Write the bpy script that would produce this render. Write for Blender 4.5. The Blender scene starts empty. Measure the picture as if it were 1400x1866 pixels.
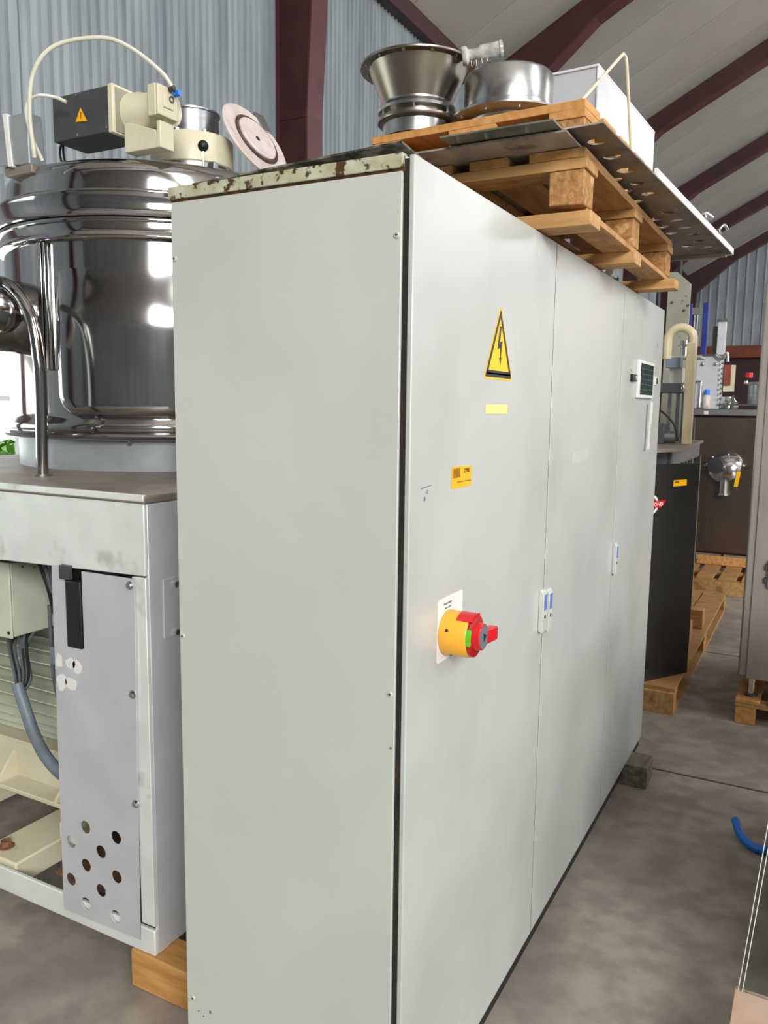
import bpy, bmesh, math, random
from mathutils import Vector, Matrix, Euler
random.seed(7)
S = bpy.context.scene
COL = S.collection
PI = math.pi
R = math.radians

# ---------------------------------------------------------------- camera
cam_d = bpy.data.cameras.new('camera')
cam = bpy.data.objects.new('camera', cam_d); COL.objects.link(cam); S.camera = cam
cam_d.sensor_fit = 'VERTICAL'; cam_d.sensor_height = 36.0
cam_d.lens = 1479.81 / 1866 * 36.0
cam_d.clip_start = 0.05; cam_d.clip_end = 300
fw = Vector((-0.46862037, 0.87373332, -0.13032667))
ri = Vector((0.88041195, 0.47404817, 0.01237433))
up = Vector((-0.07259299, 0.10894229, 0.99139389))
m = Matrix((ri, up, -fw)).transposed().to_4x4()
m.translation = Vector((0.66825, -1.33174, 1.6612))
cam.matrix_world = m

# ---------------------------------------------------------------- world: bright overcast sky
W = bpy.data.worlds.new('world'); S.world = W; W.use_nodes = True
nt = W.node_tree; nt.nodes.clear()
out = nt.nodes.new('ShaderNodeOutputWorld'); bg = nt.nodes.new('ShaderNodeBackground')
tc = nt.nodes.new('ShaderNodeTexCoord'); nz = nt.nodes.new('ShaderNodeTexNoise'); cr = nt.nodes.new('ShaderNodeValToRGB')
nz.inputs['Scale'].default_value = 2.2; nz.inputs['Detail'].default_value = 4
cr.color_ramp.elements[0].color = (0.78, 0.86, 0.97, 1); cr.color_ramp.elements[0].position = .35
cr.color_ramp.elements[1].color = (1, 1, 1, 1); cr.color_ramp.elements[1].position = .65
nt.links.new(tc.outputs['Generated'], nz.inputs['Vector']); nt.links.new(nz.outputs['Fac'], cr.inputs['Fac'])
nt.links.new(cr.outputs['Color'], bg.inputs['Color']); nt.links.new(bg.outputs['Background'], out.inputs['Surface'])
bg.inputs['Strength'].default_value = 2.2

S.view_settings.view_transform = 'Standard'; S.view_settings.look = 'None'
S.view_settings.gamma = 1.0; S.view_settings.use_curve_mapping = False
S.view_settings.exposure = 0.0

def area(name, loc, rot, sx, sy, power, col=(1, 1, 1)):
    l = bpy.data.lights.new(name, 'AREA'); l.shape = 'RECTANGLE'; l.size = sx; l.size_y = sy
    l.energy = power; l.color = col
    o = bpy.data.objects.new(name, l); COL.objects.link(o); o.location = loc; o.rotation_euler = rot
    return o
# daylight from lamps: a high gable opening added behind the camera, the windows of the right wall, the left window and the rooflights
area('added_gable_light', (8.0, -8.95, 6.1), (R(78), 0, R(14)), 5.0, 3.6, 1900, (1, .99, .97))  # frontal light added through an unseen high gable opening
area('daylight_right_windows', (13.3, 9.0, 3.4), (0, R(90), 0), 2.6, 30, 430, (.98, .99, 1))
area('daylight_left_window', (-4.05, .57, 1.65), (0, R(-90), 0), .9, 3.6, 30, (.95, 1, .97))
for yy in (-5.6, 2.2, 12.1, 22.0, 28.0):  # rearmost one added behind the camera for more top light
    area('daylight_rooflight', (9.2, yy, 8.5), (0, R(28), 0), 5.0, 2.2, 260 if yy < 25 else 420, (1, 1, 1))

# ---------------------------------------------------------------- materials
def hexc(h):
    c = [int(h[i:i+2], 16) / 255 for i in (0, 2, 4)]
    return tuple(x / 12.92 if x <= .04045 else ((x + .055) / 1.055) ** 2.4 for x in c) + (1,)
def mat(name, c1, c2=None, rough=.5, metal=0., scale=4., stretch=(1, 1, 1), bump=0., r2=None, det=4, lo=.35, hi=.65,
        c3=None, s3=1.5, d3=3, lo3=.58, hi3=.7, trans=0., alpha=1., emit=0., bscale=None, coat=0., ior=None):
    M = bpy.data.materials.new(name); M.use_nodes = True
    N = M.node_tree; P = N.nodes['Principled BSDF']
    P.inputs['Roughness'].default_value = rough; P.inputs['Metallic'].default_value = metal
    P.inputs['Base Color'].default_value = hexc(c1)
    if coat: P.inputs['Coat Weight'].default_value = coat
    if ior: P.inputs['IOR'].default_value = ior
    if trans: P.inputs['Transmission Weight'].default_value = trans
    if emit:
        P.inputs['Emission Color'].default_value = hexc(c1); P.inputs['Emission Strength'].default_value = emit
    if c2 or bump or r2 is not None:
        T = N.nodes.new('ShaderNodeTexCoord'); Mp = N.nodes.new('ShaderNodeMapping')
        Mp.inputs['Scale'].default_value = stretch
        N.links.new(T.outputs['Object'], Mp.inputs['Vector'])
        Z = N.nodes.new('ShaderNodeTexNoise'); Z.inputs['Scale'].default_value = scale; Z.inputs['Detail'].default_value = det
        N.links.new(Mp.outputs['Vector'], Z.inputs['Vector'])
        mr = N.nodes.new('ShaderNodeMapRange'); mr.inputs['From Min'].default_value = lo; mr.inputs['From Max'].default_value = hi
        N.links.new(Z.outputs['Fac'], mr.inputs['Value'])
        if c2:
            X = N.nodes.new('ShaderNodeMix'); X.data_type = 'RGBA'
            X.inputs['A'].default_value = hexc(c1); X.inputs['B'].default_value = hexc(c2)
            N.links.new(mr.outputs['Result'], X.inputs['Factor']); outc = X.outputs['Result']
            if c3:
                Z3 = N.nodes.new('ShaderNodeTexNoise'); Z3.inputs['Scale'].default_value = s3; Z3.inputs['Detail'].default_value = d3
                N.links.new(T.outputs['Object'], Z3.inputs['Vector'])
                m3 = N.nodes.new('ShaderNodeMapRange'); m3.inputs['From Min'].default_value = lo3; m3.inputs['From Max'].default_value = hi3
                N.links.new(Z3.outputs['Fac'], m3.inputs['Value'])
                X3 = N.nodes.new('ShaderNodeMix'); X3.data_type = 'RGBA'; X3.inputs['B'].default_value = hexc(c3)
                N.links.new(outc, X3.inputs['A']); N.links.new(m3.outputs['Result'], X3.inputs['Factor']); outc = X3.outputs['Result']
            N.links.new(outc, P.inputs['Base Color'])
        if r2 is not None:
            q = N.nodes.new('ShaderNodeMapRange'); q.inputs['From Min'].default_value = lo; q.inputs['From Max'].default_value = hi
            q.inputs['To Min'].default_value = rough; q.inputs['To Max'].default_value = r2
            N.links.new(Z.outputs['Fac'], q.inputs['Value']); N.links.new(q.outputs['Result'], P.inputs['Roughness'])
        if bump:
            b = N.nodes.new('ShaderNodeBump'); b.inputs['Strength'].default_value = bump; b.inputs['Distance'].default_value = .01
            src = Z
            if bscale:
                src = N.nodes.new('ShaderNodeTexNoise'); src.inputs['Scale'].default_value = bscale; src.inputs['Detail'].default_value = 5
                N.links.new(Mp.outputs['Vector'], src.inputs['Vector'])
            N.links.new(src.outputs['Fac'], b.inputs['Height']); N.links.new(b.outputs['Normal'], P.inputs['Normal'])
    return M

M = {}
M['cab'] = mat('cabinet_paint', 'C2C4BC', 'BABDB5', rough=.34, scale=1.6, r2=.42, lo=.2, hi=.8, c3='B2B7B0', s3=2.2, lo3=.5, hi3=.9)
M['cabdoor'] = mat('door_paint', 'BEC0BC', 'B6B9B5', rough=.24, scale=1.8, r2=.34, lo=.2, hi=.8, stretch=(1, 1, .5), c3='9CA19B', s3=2.4, lo3=.45, hi3=.95)
M['rusty'] = mat('rusted_cream_paint', 'BCBFA8', 'A39F7E', rough=.6, scale=22, c3='4A2F18', s3=60, lo3=.53, hi3=.6, bump=.3)
M['rustdark'] = mat('dark_rust', '1C120B', '5A3318', rough=.9, scale=40)
M['seam'] = mat('seam_strip', '7E8076', '6C6E64', rough=.8, scale=20)
M['seal'] = mat('rubber_seal', '14110F', '2A211B', rough=.8, scale=20)
M['mirror'] = mat('polished_steel', 'B4B2B0', 'A3A1A0', rough=.07, metal=1, scale=3, r2=.13, bump=.03, bscale=2.2)
M['steel'] = mat('brushed_steel', 'AEB1B2', '9A9DA0', rough=.3, metal=1, scale=6, stretch=(1, 1, 6), r2=.42, bump=.03, bscale=60)
M['sheet'] = mat('sheet_steel', 'D0D1D4', 'C3C5C8', rough=.45, metal=.3, scale=5, r2=.55)
M['band'] = mat('worn_bright_steel', 'F2F6F0', 'E2E7E1', rough=.36, metal=.3, scale=5, r2=.46, c3='C9CFC4', s3=9)  # pale base holds the band's reflected brightness; wear patches on top
M['zinc'] = mat('grey_steel_skirt', 'A3A8AB', '94999D', rough=.4, metal=.4, scale=8, r2=.5)
M['dusty'] = mat('dusty_steel', '8A7D70', '9C9186', rough=.55, metal=.35, scale=9)
M['alu'] = mat('spun_aluminium', 'BEBFBD', 'A9AAA8', rough=.24, metal=1, scale=3, stretch=(1, 1, 5), r2=.34)
M['hopper'] = mat('hopper_steel', 'B4ADA2', '8F877B', rough=.22, metal=1, scale=5, r2=.34, stretch=(1, 1, .4))
M['grime'] = mat('grimy_plate', '7A736B', '554F49', rough=.5, metal=.25, scale=14, c3='8D7B5C', s3=7, lo3=.5, hi3=.75)
M['greyplate'] = mat('smeared_grey_plate', 'AFA59A', '887E75', rough=.5, metal=.15, scale=16, stretch=(1, .4, 1), c3='5F554C', s3=14)
M['greenplate'] = mat('tarnished_green_plate', '7F8478', '5B6259', rough=.4, metal=.3, scale=11, c3='8A735E', s3=9)
M['mould'] = mat('mottled_black_plate', '858272', '34322A', rough=.6, metal=.1, scale=26, lo=.42, hi=.58)
M['cream'] = mat('cream_paint', 'D9D2B8', 'CFC7AA', rough=.4, scale=6)
M['creamg'] = mat('green_cream_paint', 'CFD3BE', 'C2C7B1', rough=.4, scale=6)
M['tan'] = mat('tan_plastic', 'DACDAA', 'D1C39D', rough=.35, scale=5)
M['grey'] = mat('dark_grey_plastic', '47494A', '3E4041', rough=.45, scale=8)
M['black'] = mat('black_rubber', '0E0E0F', '1A1A1B', rough=.5, scale=12)
M['cable'] = mat('grey_cable', '4A4F54', '5B6166', rough=.5, scale=12)
M['conduit'] = mat('grey_conduit', '74808A', '666F77', rough=.5, scale=12)
M['wood'] = mat('pallet_wood', 'C99B62', 'B0804A', rough=.75, scale=5, stretch=(1.5, 1.5, 10), c3='9A7146', s3=7, bump=.25, bscale=14)
M['woodx'] = mat('pallet_board', 'C69A62', 'A9804E', rough=.75, scale=6, stretch=(1, 7, 7), c3='8D6840', s3=7, bump=.25)
M['woody'] = mat('pallet_plank', 'C2935A', 'A67A48', rough=.75, scale=6, stretch=(7, 1, 7), c3='8D6840', s3=7, bump=.25)
M['orange'] = mat('fresh_pine', 'CF9A5C', 'B87F41', rough=.7, scale=6, stretch=(6, 1.4, 6), bump=.2)
M['orangex'] = mat('fresh_pine_beam', 'CF9A5C', 'B5803F', rough=.7, scale=6, stretch=(1.2, 8, 8), bump=.2)
M['motorb'] = mat('shaded_green_cream_paint', '9FA38D', rough=.5)  # darker copy of the fin paint; shade of the grooves put into it
M['chip'] = mat('pressed_wood_block', 'B88A55', '8E6537', rough=.85, scale=60, c3='D0A670', s3=30, bump=.5)
M['oldwood'] = mat('old_timber', '7E756A', '5F564D', rough=.85, scale=8, stretch=(6, 1, 6), bump=.3)
M['ply'] = mat('pinkish_plywood', 'D2B6A2', 'BFA08A', rough=.8, scale=8)
M['maroon'] = mat('maroon_steel_paint', '5C2F33', '4E272B', rough=.45, scale=3)
M['maroond'] = mat('maroon_web_paint', '43201F', '351817', rough=.5, scale=3)
M['dkbrown'] = mat('brown_beam_paint', '8A3E22', '6E3220', rough=.5, scale=2)
M['clad'] = mat('galvanised_cladding', 'A4ACB0', '878F95', rough=.45, metal=.15, scale=1.5, stretch=(1, 4, .4))
M['roofp'] = mat('roof_panel_paint', 'B5B0AA', 'ABA69F', rough=.6, scale=.8)
M['deck'] = mat('roof_deck', '4A4846', '3A3836', rough=.8, scale=2)
M['floor'] = mat('worn_concrete', 'A69C8F', '90877C', rough=.45, scale=9, r2=.62, det=12, lo=.40, hi=.60, c3='7B756D', s3=1.9, d3=12, lo3=.47, hi3=.72, bump=.2, bscale=18)
M['joint'] = mat('floor_joint_tar', '14110F', '201C19', rough=.9, scale=9)
M['brick'] = mat('grey_wall_paint', '8E8D88', '7C7B77', rough=.8, scale=2)
M['white'] = mat('white_plastic', 'E4E3DE', 'DAD9D4', rough=.4, scale=8)
M['whitebox'] = mat('white_coated_sheet', 'DADCE2', 'D2D4DB', rough=.35, scale=3)
M['yellow'] = mat('yellow_label', 'FFC400', rough=.45)
M['oyellow'] = mat('orange_yellow_label', 'F8B100', rough=.45)
M['paley'] = mat('faded_yellow_label', 'EBDD86', rough=.5)
M['ink'] = mat('black_print', '1C2024', rough=.5)
M['brownink'] = mat('brown_print', '8A5C08', rough=.5)
M['greyink'] = mat('grey_print', '6C6C72', rough=.5)
M['swy'] = mat('yellow_switch_plastic', 'F2B23A', 'EBA830', rough=.35, scale=6)
M['red'] = mat('red_plastic', 'D81E28', 'C81822', rough=.3, scale=6)
M['dred'] = mat('dark_red_plastic', '9E1A14', rough=.35)
M['green'] = mat('green_print', '59B81E', rough=.5)
M['lcd'] = mat('dark_teal_display', '16332F', '0E2522', rough=.15, scale=30)
M['lcdl'] = mat('teal_display_line', '3D6A64', rough=.3)
M['bluel'] = mat('blue_print', '5874B8', rough=.5)
M['blue'] = mat('blue_rubber', '1478E0', '1068CC', rough=.3, scale=10)
M['navy'] = mat('blue_painted_steel', '26348A', '1E2C78', rough=.4, scale=5)
M['chrome'] = mat('chrome', 'D6D6D6', rough=.12, metal=1)
M['dpanel'] = mat('dark_mirror_panel', '55534F', '454340', rough=.28, metal=.75, scale=2, r2=.36)
M['dsteel'] = mat('brown_reflecting_steel', '8A7E74', '70655C', rough=.22, metal=.9, scale=2, stretch=(3, 1, .5), r2=.34)  # brown of the mirrored surroundings put into the steel colour
M['m4'] = mat('satin_steel_cabinet', 'B5ADA4', 'A79F96', rough=.36, metal=.6, scale=3, stretch=(4, 1, .6))
M['beige'] = mat('beige_panel_paint', '989888', '8C8C7C', rough=.6, scale=5, c3='6C6A5C', s3=14, lo3=.66, hi3=.7)
M['hose'] = mat('milky_tube', 'DAD9C8', 'CBCAB6', rough=.3, scale=9)
M['enamel'] = mat('stained_white_enamel', 'DBCFC9', 'C8BCB4', rough=.3, scale=14, c3='A08C80', s3=9)
M['rim'] = mat('brown_gasket', '3B2A22', '5A4133', rough=.6, scale=30)
M['leaf'] = mat('green_leaf', '7FAE2C', '4E8420', rough=.6, scale=6)  # yellow-green and mid-green mixed by noise
M['glass'] = mat('window_glass', 'F4FBFB', rough=.02, trans=1.0, ior=1.05)
M['acrylic'] = mat('clear_acrylic', 'EEF4F4', rough=.03, trans=1.0, ior=1.12)
M['wrap'] = mat('cling_wrapped_steel', 'E2E2DE', 'A9AAA6', rough=.2, metal=.35, scale=40, bump=.3)
M['rustbolt'] = mat('rusty_bolt', '6B4630', '8C6648', rough=.8, scale=30)
M['jbox'] = mat('blue_grey_latch', '8490A0', rough=.4)
M['grass'] = mat('grass_ground', '6E8F3A', '55782B', rough=.9, scale=1.5)

# ---------------------------------------------------------------- builders
ORG = {}
def tag(o, label=None, cat=None, group=None, kind=None):
    if label: o['label'] = label
    if cat: o['category'] = cat
    if group: o['group'] = group
    if kind: o['kind'] = kind
    return o
def thing(name, loc, label, cat, group=None, rot=0):
    o = bpy.data.objects.new(name, None); COL.objects.link(o); o.location = loc; o.rotation_euler = (0, 0, rot)
    o.empty_display_size = .1
    ORG[o.name] = Vector(loc)
    return tag(o, label, cat, group)
class B:
    def __init__(s): s.bm = bmesh.new()
    def box(s, x0, x1, y0, y1, z0, z1, mx=None):
        r = bmesh.ops.create_cube(s.bm, size=1)
        c = Vector(((x0+x1)/2, (y0+y1)/2, (z0+z1)/2)); d = (abs(x1-x0), abs(y1-y0), abs(z1-z0))
        for v in r['verts']:
            v.co = Vector((v.co.x*d[0], v.co.y*d[1], v.co.z*d[2])) + c
            if mx: v.co = mx @ v.co
        return s
    def hexa(s, pts):  # 8 points: bottom 4 ccw, top 4 ccw
        v = [s.bm.verts.new(p) for p in pts]
        for f in ((3,2,1,0),(4,5,6,7),(0,1,5,4),(1,2,6,5),(2,3,7,6),(3,0,4,7)):
            s.bm.faces.new([v[i] for i in f])
        return s
    def prism(s, pts, d):  # polygon extruded by vector d
        a = [s.bm.verts.new(p) for p in pts]; d = Vector(d); b = [s.bm.verts.new(Vector(p)+d) for p in pts]
        n = len(a)
        s.bm.faces.new(a); s.bm.faces.new(b[::-1])
        for i in range(n): s.bm.faces.new((a[i], b[i], b[(i+1) % n], a[(i+1) % n]))
        bmesh.ops.recalc_face_normals(s.bm, faces=s.bm.faces[:])
        return s
    def cyl(s, p0, p1, r0, r1=None, n=24, caps=True):
        r1 = r0 if r1 is None else r1
        p0 = Vector(p0); p1 = Vector(p1); a = (p1-p0).normalized(); u = a.orthogonal().normalized(); w = a.cross(u)
        A = [s.bm.verts.new(p0 + (u*math.cos(t)+w*math.sin(t))*r0) for t in [2*PI*i/n for i in range(n)]]
        Bv = [s.bm.verts.new(p1 + (u*math.cos(t)+w*math.sin(t))*r1) for t in [2*PI*i/n for i in range(n)]]
        for i in range(n): s.bm.faces.new((A[i], A[(i+1) % n], Bv[(i+1) % n], Bv[i]))
        if caps: s.bm.faces.new(A[::-1]); s.bm.faces.new(Bv)
        return s
    def lathe(s, prof, c=(0, 0, 0), axis=(0, 0, 1), n=64, close=False):
        c = Vector(c); a = Vector(axis).normalized()
        u = Vector((1, 0, 0)) if abs(a.z) > .99 else a.cross(Vector((0, 0, 1))).normalized()
        w = a.cross(u); rings = []
        for r, z in prof:
            if r < 1e-6: rings.append([s.bm.verts.new(c + a*z)]); continue
            rings.append([s.bm.verts.new(c + a*z + (u*math.cos(t)+w*math.sin(t))*r) for t in [2*PI*i/n for i in range(n)]])
        prs = list(zip(rings, rings[1:])) + ([(rings[-1], rings[0])] if close else [])
        for p, q in prs:
            if len(p) == 1 and len(q) == 1: continue
            for i in range(n):
                j = (i+1) % n
                if len(p) == 1: s.bm.faces.new((p[0], q[j], q[i]))
                elif len(q) == 1: s.bm.faces.new((p[i], p[j], q[0]))
                else: s.bm.faces.new((p[i], p[j], q[j], q[i]))
        bmesh.ops.recalc_face_normals(s.bm, faces=s.bm.faces[:])
        return s
    def tube(s, pts, r, n=12, sub=6, caps=True):
        P = [Vector(p) for p in pts]
        if sub > 1 and len(P) > 2:
            Q = []
            for i in range(len(P)-1):
                p0 = P[i-1] if i else P[0]*2-P[1]; p1 = P[i]; p2 = P[i+1]; p3 = P[i+2] if i+2 < len(P) else P[-1]*2-P[-2]
                for k in range(sub):
                    t = k/sub
                    Q.append(.5*((2*p1)+(p2-p0)*t+(2*p0-5*p1+4*p2-p3)*t*t+(3*p1-p0-3*p2+p3)*t**3))
            Q.append(P[-1]); P = Q
        prev = None; u = None
        for i, p in enumerate(P):
            d = (P[min(i+1, len(P)-1)] - P[max(i-1, 0)]).normalized()
            if u is None: u = d.orthogonal().normalized()
            u = (u - d*u.dot(d)).normalized(); w = d.cross(u)
            ring = [s.bm.verts.new(p + (u*math.cos(2*PI*k/n)+w*math.sin(2*PI*k/n))*r) for k in range(n)]
            if prev:
                for k in range(n): s.bm.faces.new((prev[k], prev[(k+1) % n], ring[(k+1) % n], ring[k]))
            elif caps: s.bm.faces.new(ring[::-1])
            prev = ring
        if caps: s.bm.faces.new(prev)
        return s
    def ball(s, c, r, n=20):
        q = bmesh.ops.create_uvsphere(s.bm, u_segments=n, v_segments=n//2, radius=r)
        for v in q['verts']: v.co += Vector(c)
        return s
    def done(s, name, material, parent=None, bev=0., smooth=True, ang=35, seg=2, loc=None, local=False, **kw):
        me = bpy.data.meshes.new(name); s.bm.normal_update(); s.bm.to_mesh(me); s.bm.free()
        return link(me, name, material, parent, bev, smooth, ang, seg, loc, local, **kw)
def link(me, name, material, parent=None, bev=0., smooth=True, ang=35, seg=2, loc=None, local=False, **kw):
    me.name = name
    o = bpy.data.objects.new(name, me); COL.objects.link(o)
    if material: me.materials.append(M[material])
    org = ORG.get(parent.name, Vector()) if parent else Vector(loc or (0, 0, 0))
    if local: org = Vector()
    if org.length: me.transform(Matrix.Translation(-org))
    if parent: o.parent = parent; ORG[o.name] = org
    else: o.location = org; ORG[o.name] = org
    if smooth:
        me.shade_smooth()
        me.set_sharp_from_angle(angle=R(ang))
    if bev:
        b = o.modifiers.new('bevel', 'BEVEL'); b.width = bev; b.segments = seg; b.limit_method = 'ANGLE'; b.angle_limit = R(40)
    for k, v in kw.items(): o[k] = v
    return o
def curve_mesh(polys, th, bevel=0.):  # 2D polygons, later ones cut holes; gives mesh in XY extruded +-th/2
    cu = bpy.data.curves.new('c', 'CURVE'); cu.dimensions = '2D'; cu.fill_mode = 'BOTH'; cu.extrude = th/2
    for p in polys:
        sp = cu.splines.new('POLY'); sp.points.add(len(p)-1)
        for i, q in enumerate(p): sp.points[i].co = (q[0], q[1], 0, 1)
        sp.use_cyclic_u = True
    o = bpy.data.objects.new('c', cu); me = bpy.data.meshes.new_from_object(o)
    bpy.data.objects.remove(o); bpy.data.curves.remove(cu)
    return me
def circ(x, y, r, n=28, ry=None): return [(x+r*math.cos(2*PI*i/n), y+(ry or r)*math.sin(2*PI*i/n)) for i in range(n)]
def text_mesh(txt, size, th=.0004, bold=False):
    cu = bpy.data.curves.new('t', 'FONT'); cu.body = txt; cu.size = size; cu.extrude = th/2
    cu.resolution_u = 2
    if bold: cu.offset = size*.012
    o = bpy.data.objects.new('t', cu); me = bpy.data.meshes.new_from_object(o)
    bpy.data.objects.remove(o); bpy.data.curves.remove(cu)
    return me
def frame(origin, xd, yd):
    x = Vector(xd).normalized(); y = Vector(yd).normalized(); z = x.cross(y)
    mm = Matrix((x, y, z)).transposed().to_4x4(); mm.translation = Vector(origin); return mm
def rrect(x0, x1, y0, y1, r, n=5):
    pts = []
    for cx, cy, a in ((x1-r, y1-r, 0), (x0+r, y1-r, 90), (x0+r, y0+r, 180), (x1-r, y0+r, 270)):
        for k in range(n+1):
            t = R(a + 90*k/n); pts.append((cx+r*math.cos(t), cy+r*math.sin(t)))
    return pts

# ================================================================ SETTING
WX = -4.15; YF = 30.8; YB = -9.2; TT = math.tan(R(28)); ZE = 6.38; XR = 4.9; XRW = 13.95
def zroof(x): return ZE + (x-WX)*TT if x <= XR else ZE + (2*XR-x-WX)*TT
# floor of poured slabs
fl = B().box(WX-.2, XRW+.2, YB, YF+.4, -.25, -.02).done('floor', 'joint', smooth=False); tag(fl, kind='structure')
ys = [2.44 + 2.08*k for k in range(-6, 15)]
xs = [-4.1, 6.1, 13.9]
for i in range(len(ys)-1):
    for a, b in zip(xs, xs[1:]):
        ya = max(ys[i], YB); yb = ys[i+1]
        B().box(a+.008, b-.008, ya+.009, yb-.009, -.03, 0).done('concrete_slab', 'floor', fl, bev=.003, seg=1)
# corrugated cladding
def corr(name, p0, p1, z0, ztop, pitch=.085, depth=.026, n=(1, 0)):
    L = (Vector(p1)-Vector(p0)).length; d = (Vector(p1)-Vector(p0)).normalized(); bm = bmesh.new(); prev = None
    k = 0; pts = []
    while k*pitch < L:
        for f, h in ((0, 0), (.70, 0), (.78, 1), (.90, 1)): pts.append((min(k*pitch+f*pitch, L), h))
        k += 1
    pts.append((L, 0))
    for s_, h in pts:
        q = Vector(p0) + d*s_ + Vector(n)*h*depth
        zt = ztop(q) if callable(ztop) else ztop
        if zt <= z0: prev = None; continue
        v = (bm.verts.new((q.x, q.y, z0)), bm.verts.new((q.x, q.y, zt)))
        if prev: bm.faces.new((prev[0], v[0], v[1], prev[1]))
        prev = v
    b = B(); b.bm.free(); b.bm = bm
    return b
WY0, WY1, WZ0, WZ1 = -1.3, 2.44, 1.17, 2.12
wl = corr('w', (WX, WY1), (WX, YF), 0, 6.2).done('wall_left', 'clad', smooth=False); tag(wl, kind='structure')
corr('w', (WX, YB), (WX, WY0), 0, 6.2).done('cladding', 'clad', wl, smooth=False)
corr('w', (WX, WY0), (WX, WY1), WZ1, 6.2).done('cladding', 'clad', wl, smooth=False)
corr('w', (WX, WY0), (WX, WY1), 0, WZ0).done('cladding', 'clad', wl, smooth=False)
B().box(WX-.03, WX+.027, WY1-.02, WY1+.05, 0, 6.2).box(WX-.03, WX+.027, WY0-.04, WY0+.0, 0, 6.2).done('corner_strip', 'clad', wl, smooth=False)
# left window with mullions
wn = thing('window_1', (WX, .57, WZ0), None, None); tag(wn, kind='structure')
b = B()
b.box(WX-.06, WX+.05, WY0, WY1, WZ0-.05, WZ0+.03).box(WX-.06, WX+.05, WY0, WY1, WZ1-.03, WZ1+.05)
b.box(WX-.06, WX+.05, WY0, WY0+.05, WZ0, WZ1).box(WX-.06, WX+.05, WY1-.05, WY1+.02, WZ0, WZ1)
for k in range(1, 5): b.box(WX-.03, WX+.03, WY0+k*.748-.015, WY0+k*.748+.015, WZ0, WZ1)
b.box(WX-.025, WX+.025, WY0, WY1, 1.66, 1.69)
b.done('window_frame', 'white', wn, smooth=False)
for k in range(5): B().box(WX-.004, WX+.004, WY0+k*.748+.02, WY0+(k+1)*.748-.02, WZ0+.03, WZ1-.03).done('window_pane', 'glass', wn, smooth=False)
# far gable
gab = lambda q: zroof(q.x) - .1
wf = corr('w', (WX, YF), (XRW, YF), 3.9, gab, pitch=.3, depth=.05, n=(0, -1)).done('wall_far', 'clad', smooth=False); tag(wf, kind='structure')
B().box(WX, XRW, YF-.3, YF-.02, 3.5, 3.92).done('lintel_beam', 'dkbrown', wf, smooth=False)
d1 = B().box(WX, XRW, YF+.25, YF+.35, 0, 3.9).done('dark_doorway', 'maroond', smooth=False); tag(d1, kind='structure')  # dark board fills the doorway; gloom of the opening put into its colour
# right wall with a long window band, back wall with a high opening added for frontal light
wr = B().box(XRW, XRW+.2, YB, YF, 0, 2.1).box(XRW, XRW+.2, YB, YF, 4.7, 6.2).box(XRW, XRW+.2, YB, -6, 2.1, 4.7).box(XRW, XRW+.2, 24, YF, 2.1, 4.7).done('wall_right', 'brick', smooth=False); tag(wr, kind='structure')
for k in range(0, 31, 3): B().box(XRW+.02, XRW+.18, -6+k-.05, -6+k+.05, 2.1, 4.7).done('window_mullion', 'maroon', wr, smooth=False)
bk = B()
bk.prism([(WX, YB-.1, 7.7), (XRW, YB-.1, 7.7), (XR, YB-.1, zroof(XR)-.1)], (0, .2, 0)).box(WX, 5.4, YB-.1, YB+.1, 4.2, 7.7).box(10.6, XRW, YB-.1, YB+.1, 4.2, 7.7)
for k in range(6, 9): bk.box(-2+k*1.4-.04, -2+k*1.4+.04, YB-.06, YB+.06, 4.2, 7.7)
wb = bk.done('wall_back', 'brick', smooth=False)
corr('w', (WX, YB), (XRW, YB), 0, 4.25, n=(0, 1)).done('cladding', 'clad', wb, smooth=False); tag(wb, kind='structure')
# roof: deck, panels, open rooflight bays on the right slope
ce = B()
x0, x1 = WX-.2, XR
ce.prism([(x0, YB, zroof(x0)+.10), (x1, YB, zroof(x1)+.10), (x1, YB, zroof(x1)+.16), (x0, YB, zroof(x0)+.16)], (0, YF-YB+.3, 0))
ce = ce.done('ceiling', 'deck', smooth=False); tag(ce, kind='structure')
def panel(x0, x1, y0, y1):
    return B().prism([(x0, y0, zroof(x0)+.02), (x1, y0, zroof(x1)+.02), (x1, y0, zroof(x1)+.09), (x0, y0, zroof(x0)+.09)], (0, y1-y0, 0)).done('ceiling_panel', 'roofp', ce, smooth=False)
PW = 1.35; k0 = 12.1
pn = panel(WX-.1, XR-.03, k0+.008, k0+PW-.008)
k = math.ceil((YB-k0)/PW)
while k0 + k*PW < YF-.2:
    if k != 0:
        o = pn.copy(); COL.objects.link(o); o.parent = ce; o.location = (0, k*PW, 0)
    k += 1
# right slope: plain panels leaving rooflight openings
openings = [(-6.8, -4.4), (1.0, 3.4), (10.9, 13.3), (20.8, 23.2), (26.8, 29.2)]
ycur = YB
for a, bb in openings + [(YF+.3, YF+.3)]:
    B().prism([(XR, ycur, zroof(XR)+.02), (XRW+.2, ycur, zroof(XRW)+.02-.1), (XRW+.2, ycur, zroof(XRW)-.02+.1), (XR, ycur, zroof(XR)+.14)], (0, a-ycur, 0)).done('roof_slope', 'roofp', ce, smooth=False)
    if a < YF:
        for xa, xb in ((XR, 6.8), (11.6, XRW+.2)):
            B().prism([(xa, a, zroof(xa)+.02), (xb, a, zroof(xb)+.02), (xb, a, zroof(xb)+.14), (xa, a, zroof(xa)+.14)], (0, bb-a, 0)).done('roof_slope', 'roofp', ce, smooth=False)
    ycur = bb
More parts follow.
